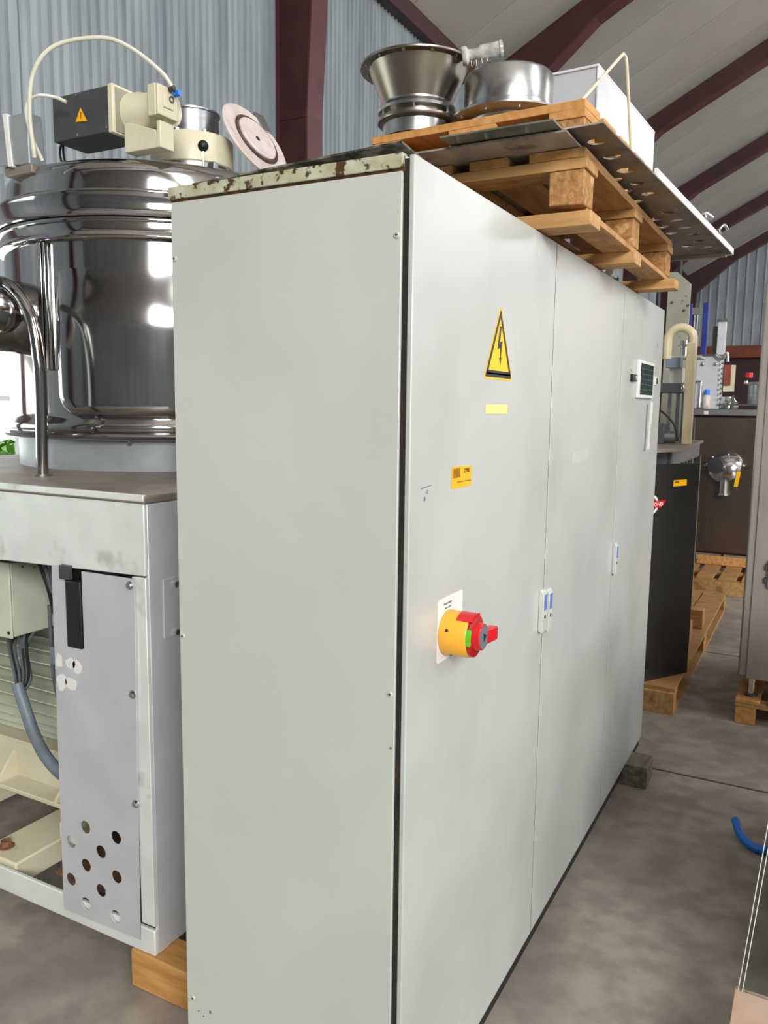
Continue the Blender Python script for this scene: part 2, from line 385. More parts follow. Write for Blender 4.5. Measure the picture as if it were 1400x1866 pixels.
# portal frames
def ibeam(b, pa, pb, side, depth_a, depth_b, y, fw_=.2, tf=.018, tw=.012):
    """I section in the XZ plane: outer line pa->pb, inner line offset by `side` direction"""
    pass
ysf = [5.37, 10.4, 15.45, 20.4, 25.4, 30.45]
t28 = R(28)
for i, y in enumerate([-4.7, .3] + ysf):
    fr = thing('portal_frame', (WX+.3, y, 0), 'x', 'frame')
    xo = WX+.03; xi = WX+.40
    # column web, flanges, haunch
    zk = 5.05 if True else 0
    web = B()
    kx, kz = -2.45, 7.0 - .02      # where haunch meets rafter
    web.prism([(xo, y-.006, 0), (xi-.05, y-.006, 0), (xi-.05, y-.006, 4.35), (xi+.03, y-.006, 5.85), (kx, y-.006, kz-.05), (kx, y-.006, zroof(kx)), (xo, y-.006, zroof(xo))], (0, .012, 0))
    web.prism([(kx, y-.006, kz-.05), (XR, y-.006, kz-.05+(XR-kx)*TT), (XR, y-.006, zroof(XR)), (kx, y-.006, zroof(kx))], (0, .012, 0))
    web.done('web', 'maroond', fr, smooth=False)
    fl_ = B()
    # outer flange
    fl_.box(xo-.012, xo+.012, y-.02, y+.24, 0, 6.3)
    pts = [(xi-.05, 0), (xi-.05, 4.35), (xi+.03, 5.85), (kx, kz-.05), (XR, kz-.05+(XR-kx)*TT)]
    for (xa, za), (xb, zb) in zip(pts, pts[1:]):
        d = Vector((xb-xa, 0, zb-za)).normalized(); nn = Vector((d.z, 0, -d.x))*.02
        fl_.hexa([(xa, y-.02, za), (xa, y+.24, za), (xa+nn.x, y+.24, za+nn.z), (xa+nn.x, y-.02, za+nn.z),
                  (xb, y-.02, zb), (xb, y+.24, zb), (xb+nn.x, y+.24, zb+nn.z), (xb+nn.x, y-.02, zb+nn.z)])
    fl_.done('flange', 'maroon', fr, smooth=False)
    B().box(xo, xi-.05, y-.012, y+.0, 4.33, 4.355).done('stiffener', 'maroond', fr, smooth=False)
    fr['label'] = ['maroon steel portal frame behind the photographer, far back', 'maroon steel portal frame just out of view by the window',
        'maroon steel portal column standing left of the conical hopper', 'maroon rafter passing behind the upturned round cover',
        'second maroon rafter from the front, ending behind the white box', 'third maroon rafter, its column seen past the pallet end',
        'fourth maroon rafter from the front under the grey roof', 'last maroon rafter along the far gable cladding'][i]
# eaves beam under the roof
tr = B().box(WX+.03, WX+.16, YB, YF, 6.19, 6.40).done('trim_1', 'maroond', smooth=False); tag(tr, kind='structure')
# ground and shrubs outside the left window
gr = B().box(-30, WX-.3, -20, 35, -.3, -.05).done('trim_2', 'grass', smooth=False); tag(gr, kind='structure')
for j, (bx, by, br) in enumerate(((-6.2, 3.0, 1.0), (-6.6, .9, .85), (-6.6, 5.5, 1.1))):
    sh = thing('garden_shrub', (bx, by, -.05), ['green shrub outside the left window, seen beside the tank skirt', 'low green shrub outside, hidden behind the machine', 'tall green shrub outside past the window end'][j], 'shrub')
    b = B(); rr = random.Random(j)
    for _ in range(900):
        t = rr.uniform(0, 2*PI); ph = math.acos(rr.uniform(-.3, 1)); q = br*rr.uniform(.7, 1)
        c = Vector((bx+q*math.sin(ph)*math.cos(t), by+q*math.sin(ph)*math.sin(t), .75+q*math.cos(ph)*.8))
        u = Vector((rr.gauss(0, 1), rr.gauss(0, 1), rr.gauss(0, 1))).normalized(); w = u.orthogonal().normalized(); s_ = .07
        vs = [b.bm.verts.new(p) for p in (c-u*s_, c+w*s_*.5, c+u*s_, c-w*s_*.5)]; b.bm.faces.new(vs)
    b.done('foliage', 'leaf', sh, smooth=False, kind='stuff')
    B().cyl((bx, by, -.06), (bx, by, .9), .05).done('stem', 'oldwood', sh)

# ================================================================ SWITCH CABINET
cab = thing('switch_cabinet', (-.28, 1.27, .1), 'large light grey three-door electrical cabinet in the centre, with a yellow and red rotary switch', 'electrical cabinet')
B().box(-.56, -.014, .003, 2.535, .1, 2.1).done('body', 'cab', cab, bev=.004)
B().box(-.5545, -.016, -.0035, .004, .104, 2.071).done('side_panel', 'cab', cab, bev=.002)
B().box(-.5605, -.0145, -.005, .012, 2.0765, 2.1015).done('top_rail', 'rusty', cab, bev=.0015)
B().box(-.555, -.012, -.001, .006, 2.0695, 2.0775).done('rust_gap', 'rustdark', cab)
B().box(-.0165, -.004, .002, 2.534, .102, 2.092).done('door_seal', 'seal', cab)
DY = [(0.0, .8600), (.8665, 1.7140), (1.7205, 2.537)]
doors = []
for a, b_ in DY:
    d = B().box(-.0045, .007, a, b_, .102, 2.0975).done('door', 'cabdoor', cab, bev=.0025, seg=2); doors.append(d)
XD = .0072
for y in (.86325, 1.71725): B().box(-.006, .0062, y-.0032, y+.0032, .104, 2.096).done('seam_strip', 'seam', cab, smooth=False)  # strip added to fill the seam; gap shade put into its colour
def on_door(me, y, z, name, m_, par, off=.0004, **k):
    me.transform(frame((XD+off, y, z), (0, 1, 0), (0, 0, 1)))
    return link(me, name, m_, par, smooth=False, **k)
B().box(-.55, -.001, .40, 2.17, .058, .1005).box(-.55, -.001, 2.37, 2.532, .058, .1005).done('dark_gap_strip', 'black', cab, smooth=False)  # black strip added below the doors for the dark of the gap
# screws of the side panel
for x, z in ((-.025, 1.962), (-.546, 1.958), (-.026, 1.112), (-.536, .278), (-.545, 1.15)):
    B().lathe([(0, -.003), (.0045, -.003), (.0062, -.0012), (.0062, 0)], (x, -.0035, z), (0, 1, 0), n=16).done('screw', 'cab', cab)
    B().box(x-.003, x+.003, -.0072, -.0064, z-.0006, z+.0006).box(x-.0006, x+.0006, -.0072, -.0064, z-.003, z+.003).done('screw_slot', 'seal', cab)
for x, z, r in ((-.485, .261, .0035), (-.52, .25, .002), (-.505, .243, .002), (-.023, 1.004, .0025)):
    B().cyl((x, -.0042, z), (x, -.0034, z), r, n=9).done('paint_chip', 'greyink', cab)
# warning triangle
def inset(tri, k):
    cx = sum(p[0] for p in tri)/3; cy = sum(p[1] for p in tri)/3
    return [(cx+(x-cx)*k, cy+(y-cy)*k) for x, y in tri]
tri = [(.352, 1.722), (.538, 1.722), (.447, 1.889)]
cx, cy = .445, 1.777
def rnd(tri, r, n=4):
    o = []
    for i in range(3):
        p = Vector(tri[i]); a = (Vector(tri[i-1])-p).normalized(); c = (Vector(tri[(i+1) % 3])-p).normalized()
        for k in range(n+1):
            t = k/n; q = p + a*r*(1-t)**2 + c*r*t**2; o.append((q.x, q.y))
    return o
sg = on_door(curve_mesh([rnd(tri, .010)], .0004), 0, 0, 'warning_sign', 'yellow', doors[0], off=.0004, label='yellow high-voltage warning triangle')
on_door(curve_mesh([rnd(inset(tri, .92), .006), rnd(inset(tri, .74), .003)[::-1]], .0004), 0, 0, 'sign_border', 'ink', cab, off=.0009)
on_door(curve_mesh([[(.369, 1.733), (.522, 1.733), (.517, 1.742), (.374, 1.742)]], .0004), 0, 0, 'sign_bar', 'ink', cab, off=.0009)
on_door(curve_mesh([[(.444, 1.842), (.454, 1.842), (.447, 1.806), (.462, 1.811), (.4545, 1.772), (.459, 1.773), (.4515, 1.752), (.444, 1.772), (.449, 1.772), (.449, 1.795), (.431, 1.788)]], .0004), 0, 0, 'lightning_arrow', 'ink', cab, off=.0009)
on_door(curve_mesh([[(.370, 1.645), (.513, 1.645), (.511, 1.666), (.370, 1.666)]], .0004), 0, 0, 'blank_label', 'paley', cab)
# inventory sticker
on_door(curve_mesh([[(.189, 1.492), (.296, 1.492), (.298, 1.535), (.191, 1.538)]], .0004), 0, 0, 'inventory_sticker', 'oyellow', cab, label='orange-yellow inventory sticker')
b = []
for k in range(9):
    x = .196+k*.0042; b.append([(x, 1.514), (x+(.003 if k % 3 else .0014), 1.514), (x+(.003 if k % 3 else .0014), 1.534), (x, 1.534)])
on_door(curve_mesh(b, .0003), 0, 0, 'printed_code', 'brownink', cab, off=.0009)
on_door(text_mesh('27985', .0125, bold=True), .254, 1.5225, 'printed_number', 'ink', cab, off=.0009)
on_door(curve_mesh([[(.218, 1.504), (.294, 1.503), (.294, 1.505), (.218, 1.506)]], .0003), 0, 0, 'printed_line', 'brownink', cab, off=.0009)
# faint rubbed lettering near the edge
on_door(curve_mesh([[(.047, 1.5045), (.095, 1.508), (.095, 1.5092), (.047, 1.5065)]], .0002), 0, 0, 'rubbed_writing', 'greyink', cab, off=.0003)
on_door(text_mesh('I-2', .010), .070, 1.494, 'rubbed_writing', 'greyink', cab, off=.0003)
on_door(text_mesh('81', .013), .060, 1.480, 'rubbed_writing', 'greyink', cab, off=.0003)
# rotary main switch
sw = None
plate = on_door(curve_mesh([rrect(.136, .262, 1.137, 1.270, .006)], .0016), 0, 0, 'switch_plate', 'white', doors[0], off=.0008)
on_door(text_mesh('Hauptschalter', .0075), .162, 1.2545, 'plate_text', 'greyink', cab, off=.002)
on_door(text_mesh('main switch', .0065), .168, 1.2455, 'plate_text', 'greyink', cab, off=.002)
SY, SZ = .182, 1.195
hs = B().lathe([(0, .002), (.046, .002), (.0475, .006), (.0455, .058), (.043, .062), (0, .062)], (XD, SY, SZ), (1, 0, 0), n=48).done('switch_housing', 'swy', doors[0], label='yellow switch housing')
B().lathe([(0, .060), (.0435, .060), (.0435, .0665), (0.036, .070), (0, .070)], (XD, SY, SZ), (1, 0, 0), n=48).done('switch_ring', 'dred', cab)
for a0 in (100,):
    b = B(); b.prism([(XD+.034, SY+.0475*math.cos(R(t)), SZ+.0475*math.sin(R(t))) for t in range(70, 131, 10)] +
                     [(XD+.034, SY+.032*math.cos(R(t)), SZ+.032*math.sin(R(t))) for t in range(130, 69, -10)], (.0345, 0, 0)).done('locking_tab', 'red', cab)
b = B(); b.prism([(XD+.0612, SY+.0442*math.cos(R(t)), SZ+.0442*math.sin(R(t))) for t in range(150, 196, 9)] +
                 [(XD+.0612, SY+.034*math.cos(R(t)), SZ+.034*math.sin(R(t))) for t in range(195, 149, -9)], (.0085, 0, 0)).done('green_mark', 'green', cab)
kn = B().lathe([(0, .066), (.030, .066), (.0275, .082), (.0265, .083), (0, .083)], (XD, SY, SZ), (1, 0, 0), n=40).done('switch_knob', 'red', doors[0])
B().lathe([(0, .083), (.0245, .083), (.0245, .0842), (0, .0842)], (XD, SY, SZ), (1, 0, 0), n=40).done('knob_face', 'greyink', cab)
B().prism([(XD+.0845, SY-.004, SZ+.009), (XD+.0845, SY+.012, SZ+.002), (XD+.0845, SY-.001, SZ-.010)], (.0006, 0, 0)).done('knob_arrow', 'ink', cab)
B().hexa([(XD+.066, SY+.012, SZ-.020), (XD+.066, SY+.078, SZ-.024), (XD+.086, SY+.078, SZ-.024), (XD+.084, SY+.012, SZ-.020),
          (XD+.066, SY+.012, SZ+.013), (XD+.066, SY+.078, SZ+.006), (XD+.086, SY+.078, SZ+.006), (XD+.084, SY+.012, SZ+.013)]).done('switch_lever', 'red', cab, bev=.004, seg=3)
for a in (160, 245):
    c = Vector((XD+.020, SY+.0468*math.cos(R(a)), SZ+.0468*math.sin(R(a)))); n_ = Vector((0, math.cos(R(a)), math.sin(R(a))))
    B().cyl(c-n_*.004, c+n_*.0008, .0035, n=12).done('housing_hole', 'ink', cab)
# lock handles
def handle(y0, y1, z0, z1, par):
    h = B().prism([(XD, y0, z0+.006), (XD+.012, y0, z0), (XD+.014, y0, z0+.01), (XD+.014, y0, z1-.012), (XD+.006, y0, z1), (XD, y0, z1)], (0, y1-y0, 0)).done('door_handle', 'cab', par, bev=.0015)
    zc = (z0+z1)/2
    B().box(XD+.0135, XD+.0148, y0+.006, y1-.004, zc+.003, z1-.014).done('blue_inlay', 'bluel', h, smooth=False)
    B().cyl((XD+.0135, (y0+y1)/2, zc-.016), (XD+.0150, (y0+y1)/2, zc-.016), .0055, n=14).done('keyhole', 'ink', h)
    B().box(XD+.0136, XD+.0143, y0+.006, y1-.006, z0+.008, z0+.026).done('handle_inset', 'greyink', h, smooth=False) if False else None
handle(.818, .852, 1.035, 1.157, doors[0])
handle(.872, .906, 1.028, 1.150, doors[1])
handle(1.722, 1.752, 1.038, 1.160, doors[2])
# display and controls on the third door
dsp = B().box(XD-.001, XD+.012, 1.985, 2.300, 1.703, 1.851).done('display', 'white', doors[2], bev=.003)
B().box(XD+.011, XD+.0128, 2.012, 2.275, 1.716, 1.839).done('screen', 'lcd', dsp, smooth=False)
b = B()
for k in range(1, 6): b.box(XD+.0127, XD+.0132, 2.02, 2.268, 1.716+k*.0205-.0007, 1.716+k*.0205+.0007)
for k in range(1, 5): b.box(XD+.0127, XD+.0132, 2.012+k*.0526-.001, 2.012+k*.0526+.001, 1.718, 1.837)
b.done('screen_lines', 'lcdl', dsp, smooth=False)
B().box(XD, XD+.012, 1.874, 1.955, 1.764, 1.791).done('push_button', 'black', doors[2], bev=.002)
B().cyl((XD+.011, 1.925, 1.778), (XD+.016, 1.925, 1.778), .009, n=14).done('button_cap', 'creamg', doors[2])
on_door(text_mesh('0 I', .011), 1.878, 1.801, 'button_text', 'greyink', doors[2])
B().box(XD, XD+.004, 2.365, 2.455, 1.762, 1.800).done('key_plate', 'white', doors[2], bev=.001)
B().box(XD+.003, XD+.006, 2.40, 2.43, 1.768, 1.794).done('key_slot', 'ink', doors[2], smooth=False)
on_door(curve_mesh([[(2.225, 1.481), (2.250, 1.481), (2.256, 1.678), (2.231, 1.678)]], .0004), 0, 0, 'grey_strip', 'greyink', doors[2])
on_door(curve_mesh([[(2.285, 1.485), (2.345, 1.485), (2.375, 1.69), (2.315, 1.69)]], .0004), 0, 0, 'printed_strip', 'white', doors[2])
tm = text_mesh('IIIIIII IIII I', .022)
tm.transform(Matrix.Rotation(R(90), 4, 'Z')); on_door(tm, 2.352, 1.515, 'strip_text', 'greyink', doors[2], off=.0009)
on_door(text_mesh('b', .03), 2.40, 1.925, 'rubbed_mark', 'greyink', doors[2])
# masking tape ghost on second door
on_door(curve_mesh([[(1.09, 1.493), (1.29, 1.497), (1.29, 1.533), (1.10, 1.528)]], .0003), 0, 0, 'tape_residue', 'cab', cab, off=.0003)

# timber under the cabinet
def beam(name, x0, x1, y0, y1, z0, z1, m_, label, cat, group=None):
    o = B().box(x0, x1, y0, y1, z0, z1).done(name, m_, bev=.004, loc=((x0+x1)/2, (y0+y1)/2, z0)); return tag(o, label, cat, group)
beam('timber_block', -.45, .098, 2.20, 2.35, 0, .099, 'oldwood', 'weathered grey timber block under the far end of the cabinet', 'timber')
beam('timber_block', -.52, -.04, .25, .37, 0, .099, 'oldwood', 'timber block hidden under the near end of the cabinet', 'timber')

# ================================================================ PALLETS
def make_pallet(name, L, Wd, label, dw=None, fascia=False, mx='woody', my='woodx', extra=False, group=None, zt=(.022, .078, .022, .022), blk='chip', nd=5):
    """local frame: deck boards along X (length L), origin at corner, z up"""
    t = thing(name, (0, 0, 0), label, 'pallet', group)
    a, h, c, d = zt
    z1, z2, z3, z4 = a, a+h, a+h+c, a+h+c+d
    for y in (0, Wd/2-.05, Wd-.1):
        B().box(0, L, y, y+.1, 0, z1).done('bottom_board', my, t, bev=.0015, seg=1, local=True)
    for x in (0, L/2-.07, L-.1):
        for y in (0, Wd/2-.05, Wd-.1):
            B().box(x+.002, x+(.14 if abs(x-L/2) < .1 else .098), y+.003, y+.096, z1, z2).done('block', blk, t, bev=.002, seg=1, local=True)
        B().box(x, x+(.145 if abs(x-L/2) < .1 else .1), 0, Wd, z2, z3).done('stringer_board', mx, t, bev=.0015, seg=1, local=True)
    w = dw or (.118 if nd > 5 else .13)
    if fascia: B().box(-.021, -.001, 0, Wd, 0, z3-.001).done('end_board', mx, t, bev=.0015, seg=1, local=True)
    for k in range(nd):
        y = k*(Wd-w)/(nd-1)
        B().box(0, L, y, y+w, z3, z4).done('deck_board', my, t, bev=.0015, seg=1, local=True)
    return t
# pallet A lying on the cabinet (custom: bottom boards cross-wise, longitudinal boards above them)
pa = thing('pallet', (-.3, 1.3, 2.1), 'worn wooden pallet lying directly on the cabinet roof, lowest of the stack', 'pallet')
XE = .118
for j, (y0, xe) in enumerate(((.70, .137), (1.275, .125), (1.875, .15))):
    B().box(-.66, xe, y0, y0+(.105 if j == 1 else .095), 2.1025, 2.137).done('bottom_board', 'woodx', pa, bev=.002, seg=1)
for x in (XE-.092, XE-.44, -.62):
    B().box(x, x+.088, .75, 1.95, 2.137, 2.153).done('skid_board', 'woody', pa, bev=.0015, seg=1)
    for y in (.702, 1.28, 1.87):
        B().box(x+.002, x+.09, y, y+.09, 2.153, 2.236).done('block', 'chip', pa, bev=.003, seg=1)
for y in (.698, 1.27, 1.86):
    B().box(-.66, XE+.004, y, y+.108, 2.236, 2.261).done('stringer_board', 'woodx', pa, bev=.0015, seg=1)
for x0, x1 in ((XE-.14, XE), (XE-.30, XE-.195), (XE-.47, XE-.35), (-.5, -.39), (-.66, -.54)):
    B().box(x0, x1, .694, 1.97, 2.261, 2.283).done('deck_board', 'woody', pa, bev=.0015, seg=1)

# steel sheets stacked on it
s2 = B().box(-.31, .104, .575, 1.75, 2.2845, 2.2890).done('steel_sheet', 'greyplate', loc=(-.25, 1.1, 2.2845), smooth=False)
tag(s2, 'smeared grey steel sheet jutting out over the lower pallet, beneath the greenish one', 'metal sheet')
s1 = B().box(-.185, .092, .515, 1.6, 2.2925, 2.2965).done('steel_sheet', 'greenplate', loc=(-.2, 1, 2.2925), smooth=False)
for x in (-.15, -.08, .02): B().cyl((x, .55, 2.2925), (x, .55, 2.288), .004, n=10).done('rivet', 'chrome', s1)
tag(s1, 'tarnished greenish steel sheet with rivets, directly under the upper pallet', 'metal sheet')
# perforated plate (slightly turned)
PR = Matrix.Translation((.182, .598, 2.2985)) @ Matrix.Rotation(R(-3.3), 4, 'Z')
def world2p(x, y): q = PR.inverted() @ Vector((x, y, 2.2985)); return (q.x, q.y)
holes = [(.138, .724, .020), (.143, .86, .019), (.149, .998, .0205), (.149, 1.14, .016), (.106, 1.075, .015), (.106, 1.212, .0155), (.156, 1.274, .017), (.108, 1.352, .016),
         (.172, 1.546, .020), (.115, 1.625, .019), (.178, 1.677, .019), (.12, 1.757, .017), (.185, 1.812, .02), (.13, 1.88, .019), (.196, 1.938, .02),
         (.147, 2.148, .02), (.209, 2.214, .021), (.09, 2.02, .02), (.2, 2.07, .019)]
me = curve_mesh([[(-.45, 0), (0, 0), (0, 1.80), (-.10, 1.84), (-.45, 1.84)]] + [circ(*world2p(x, y), r*1.18)[::-1] for x, y, r in holes], .004)
me.transform(PR @ Matrix.Translation((0, 0, .002)))
pp = link(me, 'perforated_plate', 'grime', loc=(0, 1.4, 2.2985), smooth=False)
tag(pp, 'dark perforated steel plate with round holes overhanging the cabinet front', 'metal plate')
def prbox(name, m_, x0, x1, y0, y1, z0, z1, par, **k): return B().box(x0, x1, y0, y1, z0, z1, PR).done(name, m_, par, **k)
prbox('back_lip', 'dusty', -.28, -.02, 1.77, 1.80, -.012, 0, pp, smooth=False)
# white profile rail lying on the plate
rl = B().box(-.05, -.004, .52, 1.86, .0045, .010, PR).box(-.012, -.004, .52, 1.86, .010, .030, PR).box(-.05, -.044, .9, 1.8, .010, .024, PR).done('profile_rail', 'white', loc=(.2, 1.8, 2.303), smooth=False)
tag(rl, 'pale angle rail with clamps along the edge of the perforated plate', 'rail')
for yy in (1.24, 1.52):
    c = PR @ Vector((-.012, yy, .034))
    B().box(c.x-.02, c.x+.012, c.y-.03, c.y+.03, c.z-.006, c.z+.008).done('clamp', 'chrome', rl, bev=.002)
    B().tube([(c.x+.0, c.y, c.z+.005), (c.x+.02, c.y+.01, c.z+.03), (c.x+.03, c.y+.05, c.z+.02)] if yy > 1.4 else [(c.x-.012, c.y-.03, c.z+.012), (c.x-.0, c.y+.02, c.z+.022), (c.x+.02, c.y+.06, c.z+.012)], .008 if yy < 1.4 else .005).done('clamp_lever', 'chrome', rl)

# upper pallet
pb = make_pallet('pallet', .65, .8, 'fresh orange-brown pallet on top of the steel sheets, uppermost of the stack', mx='orange', my='orange', zt=(.022, .085, .022, .022), nd=5)
pb.rotation_euler = (0, 0, R(-2.6)); pb.location = (.068-.65*math.cos(R(2.6)), .862+.65*math.sin(R(2.6)), 2.303)
ZP = 2.455

# mottled sheet on the near end of the roof
s3 = B().prism([(-.049, .056, 2.1385), (-.10, .5, 2.1385), (-.60, .55, 2.1385), (-.60, .115, 2.1385)], (0, 0, .004)).done('steel_sheet', 'mould', loc=(-.3, .2, 2.122), smooth=False)
tag(s3, 'thin mottled black sheet lying on battens at the near end of the cabinet roof', 'metal sheet')
for y in (.16, .42):
    beam('wooden_batten', -.58, -.12, y, y+.04, 2.1025, 2.138, 'oldwood', 'thin batten under the mottled sheet on the cabinet roof, %s one' % ('near' if y < .2 else 'far'), 'batten')

# conical hopper
fc = (-.479, .987, ZP)
fu = thing('conical_hopper', fc, 'stainless conical hopper with a wide bolted rim standing on the upper pallet', 'hopper')
fz = ZP+.0015
def P(*a): return [(r, z) for r, z in a]
B().lathe(P((.088, 0), (.103, 0), (.103, .038), (.098, .044), (.088, .044)), (fc[0], fc[1], fz), close=True).done('base_ring', 'alu', fu)
B().lathe(P((.08, .040), (.1, .040), (.118, .044), (.120, .048), (.120, .054), (.08, .054)), (fc[0], fc[1], fz), close=True).done('lower_flange', 'hopper', fu)
B().lathe(P((.088, .054), (.097, .054), (.097, .072), (.088, .072)), (fc[0], fc[1], fz), close=True).done('collar', 'hopper', fu)
B().lathe(P((.09, .072), (.117, .072), (.119, .080), (.113, .090), (.105, .092), (.105, .098), (.09, .098)), (fc[0], fc[1], fz), close=True).done('upper_flange', 'alu', fu)
B().lathe(P((.103, .098), (.149, .200), (.145, .200), (.100, .098)), (fc[0], fc[1], fz), close=True).done('cone', 'hopper', fu)
B().lathe(P((.140, .198), (.172, .198), (.1735, .2), (.1735, .204), (.172, .206), (.140, .206)), (fc[0], fc[1], fz), close=True).done('rim_flange', 'hopper', fu)
for k in range(12):
    t = 2*PI*k/12+.2; B().cyl((fc[0]+.156*math.cos(t), fc[1]+.156*math.sin(t), fz+.1945), (fc[0]+.156*math.cos(t), fc[1]+.156*math.sin(t), fz+.198), .0035, n=8).done('rim_bolt', 'chrome', fu)
for k in range(6):
    t = 2*PI*k/6+.9; x, y = fc[0]+.109*math.cos(t), fc[1]+.109*math.sin(t)
    B().cyl((x, y, fz+.054), (x, y, fz+.072), .004, n=8).done('flange_bolt', 'chrome', fu)
# round cover, upside down
dc = (-.215, 1.055, ZP+.0015)
di = thing('round_steel_cover', dc, 'round spun steel cover with a flat brim lying next to the hopper', 'cover')
B().lathe(P((0, 0), (.11, 0), (.118, .028), (.162, .034), (.166, .037), (.166, .041), (.148, .046), (.142, .050), (.1335, .052), (.1325, .064), (.1295, .066), (.1295, .150), (.124, .158), (.112, .162), (0, .165)), dc, n=96).done('shell', 'alu', di)
for k in range(10):
    t = 2*PI*k/10+.25; B().cyl((dc[0]+.15*math.cos(t), dc[1]+.15*math.sin(t), dc[2]+.026), (dc[0]+.15*math.cos(t), dc[1]+.15*math.sin(t), dc[2]+.034), .004, n=8).done('brim_bolt', 'chrome', di)
# wrapped pipe fitting on the cover
z0 = dc[2]+.168+.026
pf = thing('pipe_fitting', (-.25, 1.0, z0), 'cling-wrapped steel pipe fitting lying on the round cover beside the hopper rim', 'fitting')
pa_, pb_ = Vector((-.322, .955, z0+.006)), Vector((-.215, .995, z0+.022))
ax = (pb_-pa_).normalized()
B().lathe(P((.013, 0), (.024, 0), (.026, .003), (.026, .012), (.022, .016), (.0155, .02), (.0155, .045), (.019, .05), (.0215, .054), (.0215, .105), (.024, .108), (.024, .116), (.019, .118), (.013, .118)), pa_, ax, n=28, close=True).done('fitting_body', 'wrap', pf)
for k, (s_, l) in enumerate(((.03, .03), (.06, .022), (.045, .04), (.075, .018))):
    q = pa_+ax*s_; B().cyl((q.x, q.y-.01, q.z-.02), (q.x+.004, q.y-.012, q.z-.02-l*.6), .0012, n=6).done('wrap_tail', 'hose', pf)
# white box
bx = thing('machine_cover_box', (-.15, 1.6, ZP+.001), 'white-sided rectangular steel cover box behind the bent rod on the upper pallet', 'box')
BR_ = Matrix.Translation((-.004, 1.25, ZP+.002)) @ Matrix.Rotation(R(-3.2), 4, 'Z')
B().box(-.40, -.004, .004, .70, 0, .225, BR_).done('box_body', 'sheet', bx, bev=.002)
B().box(-.004, 0, .0, .70, .002, .222, BR_).done('side_plate', 'whitebox', bx, smooth=False)
B().box(-.402, .001, -.002, .702, .222, .229, BR_).done('top_edge', 'whitebox', bx, bev=.001)
c = BR_ @ Vector((.0005, .50, .045)); B().cyl(c, c+Vector((.001, 0, 0)), .022, n=24).done('cable_hole', 'black', bx)
c2 = c+Vector((.002, -.07, .0)); B().ball(c2, .012).done('knob', 'oldwood', bx)
# bent rod
rod = B().tube([(.052, .885, 2.4585), (.0735, 1.195, 2.672), (.0745, 1.222, 2.689), (.077, 1.243, 2.686), (.079, 1.252, 2.668), (.083, 1.345, 2.4585)], .0048, n=12, sub=1).done('bent_rod', 'cream', loc=(.07, 1.1, 2.458))
tag(rod, 'thin pale rod bent to a peak, standing on the edge of the upper pallet', 'rod')
# plastic parts under pallet on the roof
pg = thing('cable_coupling', (-.03, 1.45, 2.1), 'black coupling with white ends lying under the lower pallet on the cabinet roof', 'coupling')
B().lathe(P((0, 0), (.014, 0), (.016, .02), (.016, .3), (0, .3)), (-.045, 1.40, 2.1185), (.05, 1, 0)).done('coupling_body', 'black', pg)
B().lathe(P((0, -.004), (.0165, -.004), (.0165, .012), (0, .012)), (-.012, 1.42, 2.119), (1, -.25, 0)).done('white_cap', 'white', pg)
B().lathe(P((0, 0), (.018, 0), (.016, .03), (.010, .06), (.006, .11), (0, .112)), (-.012, 1.52, 2.120), (.02, 1, -.02)).done('white_plug', 'white', pg)

# ================================================================ MIXING MACHINE (left)
mc = thing('mixing_machine', (-1.7, 1.05, .115), 'big stainless mixing machine with polished round vessel on a steel base, left of the cabinet', 'machine')
YM = .222; XM = -.877; XL = -2.55; YE = 1.95
B().prism([(XL, YM, 1.165), (XM, YM, 1.205), (XM, YM, 1.398), (XL, YM, 1.398)], (0, .012, 0)).done('front_band', 'band', mc, bev=.003)
B().box(-.926, XM, YM, YM+.012, .205, 1.2).done('corner_post', 'band', mc, bev=.002)
B().box(XL, XM, YM, YM+.014, .115, .192).box(XL, XM, YM+.014, YM+.08, .115, .122).done('sill', 'band', mc, bev=.004)
B().box(XM-.012, XM, YM+.012, YE, .115, 1.398).done('side_wall', 'sheet', mc, bev=.004)
B().box(XL, XM-.012, YE-.012, YE, .115, 1.398).done('rear_wall', 'sheet', mc)
B().box(XL, XL+.012, YM+.012, YE, .115, 1.398).done('left_wall', 'sheet', mc)
B().box(XL-.01, XM+.008, YM-.006, YE+.01, 1.399, 1.419).done('worktop', 'dusty', mc, bev=.005, seg=3)
B().box(XL-.01, XM+.006, YM-.008, YM+.006, 1.404, 1.4225).done('worktop_lip', 'band', mc, bev=.003)
# bolted access cover with ten holes
H10 = [(-1.131, .438), (-1.008, .44), (-1.071, .379), (-1.134, .319), (-1.011, .32), (-1.076, .258), (-1.14, .196), (-1.019, .195), (-1.193, .376), (-1.2, .255)]
me = curve_mesh([[(-1.236, .150), (-.926, .155), (-.910, 1.196), (-1.108, 1.196), (-1.108, .975), (-1.176, .975), (-1.178, 1.20), (-1.228, 1.20)]] + [circ(x, z, .0195)[::-1] for x, z in H10], .003)
me.transform(frame((0, YM-.006, 0), (1, 0, 0), (0, 0, 1)))
cv = link(me, 'access_cover', 'sheet', mc, smooth=False)
for x, z in ((-.925, 1.178), (-.926, .876), (-.926, .562)):
    B().cyl((x, YM-.0075, z), (x, YM-.016, z), .008, n=6).cyl((x, YM-.0075, z), (x, YM-.010, z), .012, n=18).done('bolt', 'chrome', cv)
B().box(-1.172, -1.112, YM-.012, YM+.05, .972, 1.165).done('black_profile', 'black', mc, bev=.004)
B().box(-1.188, -1.150, YM-.016, YM-.002, 1.168, 1.207).done('clip', 'grey', mc)
rr = random.Random(3)
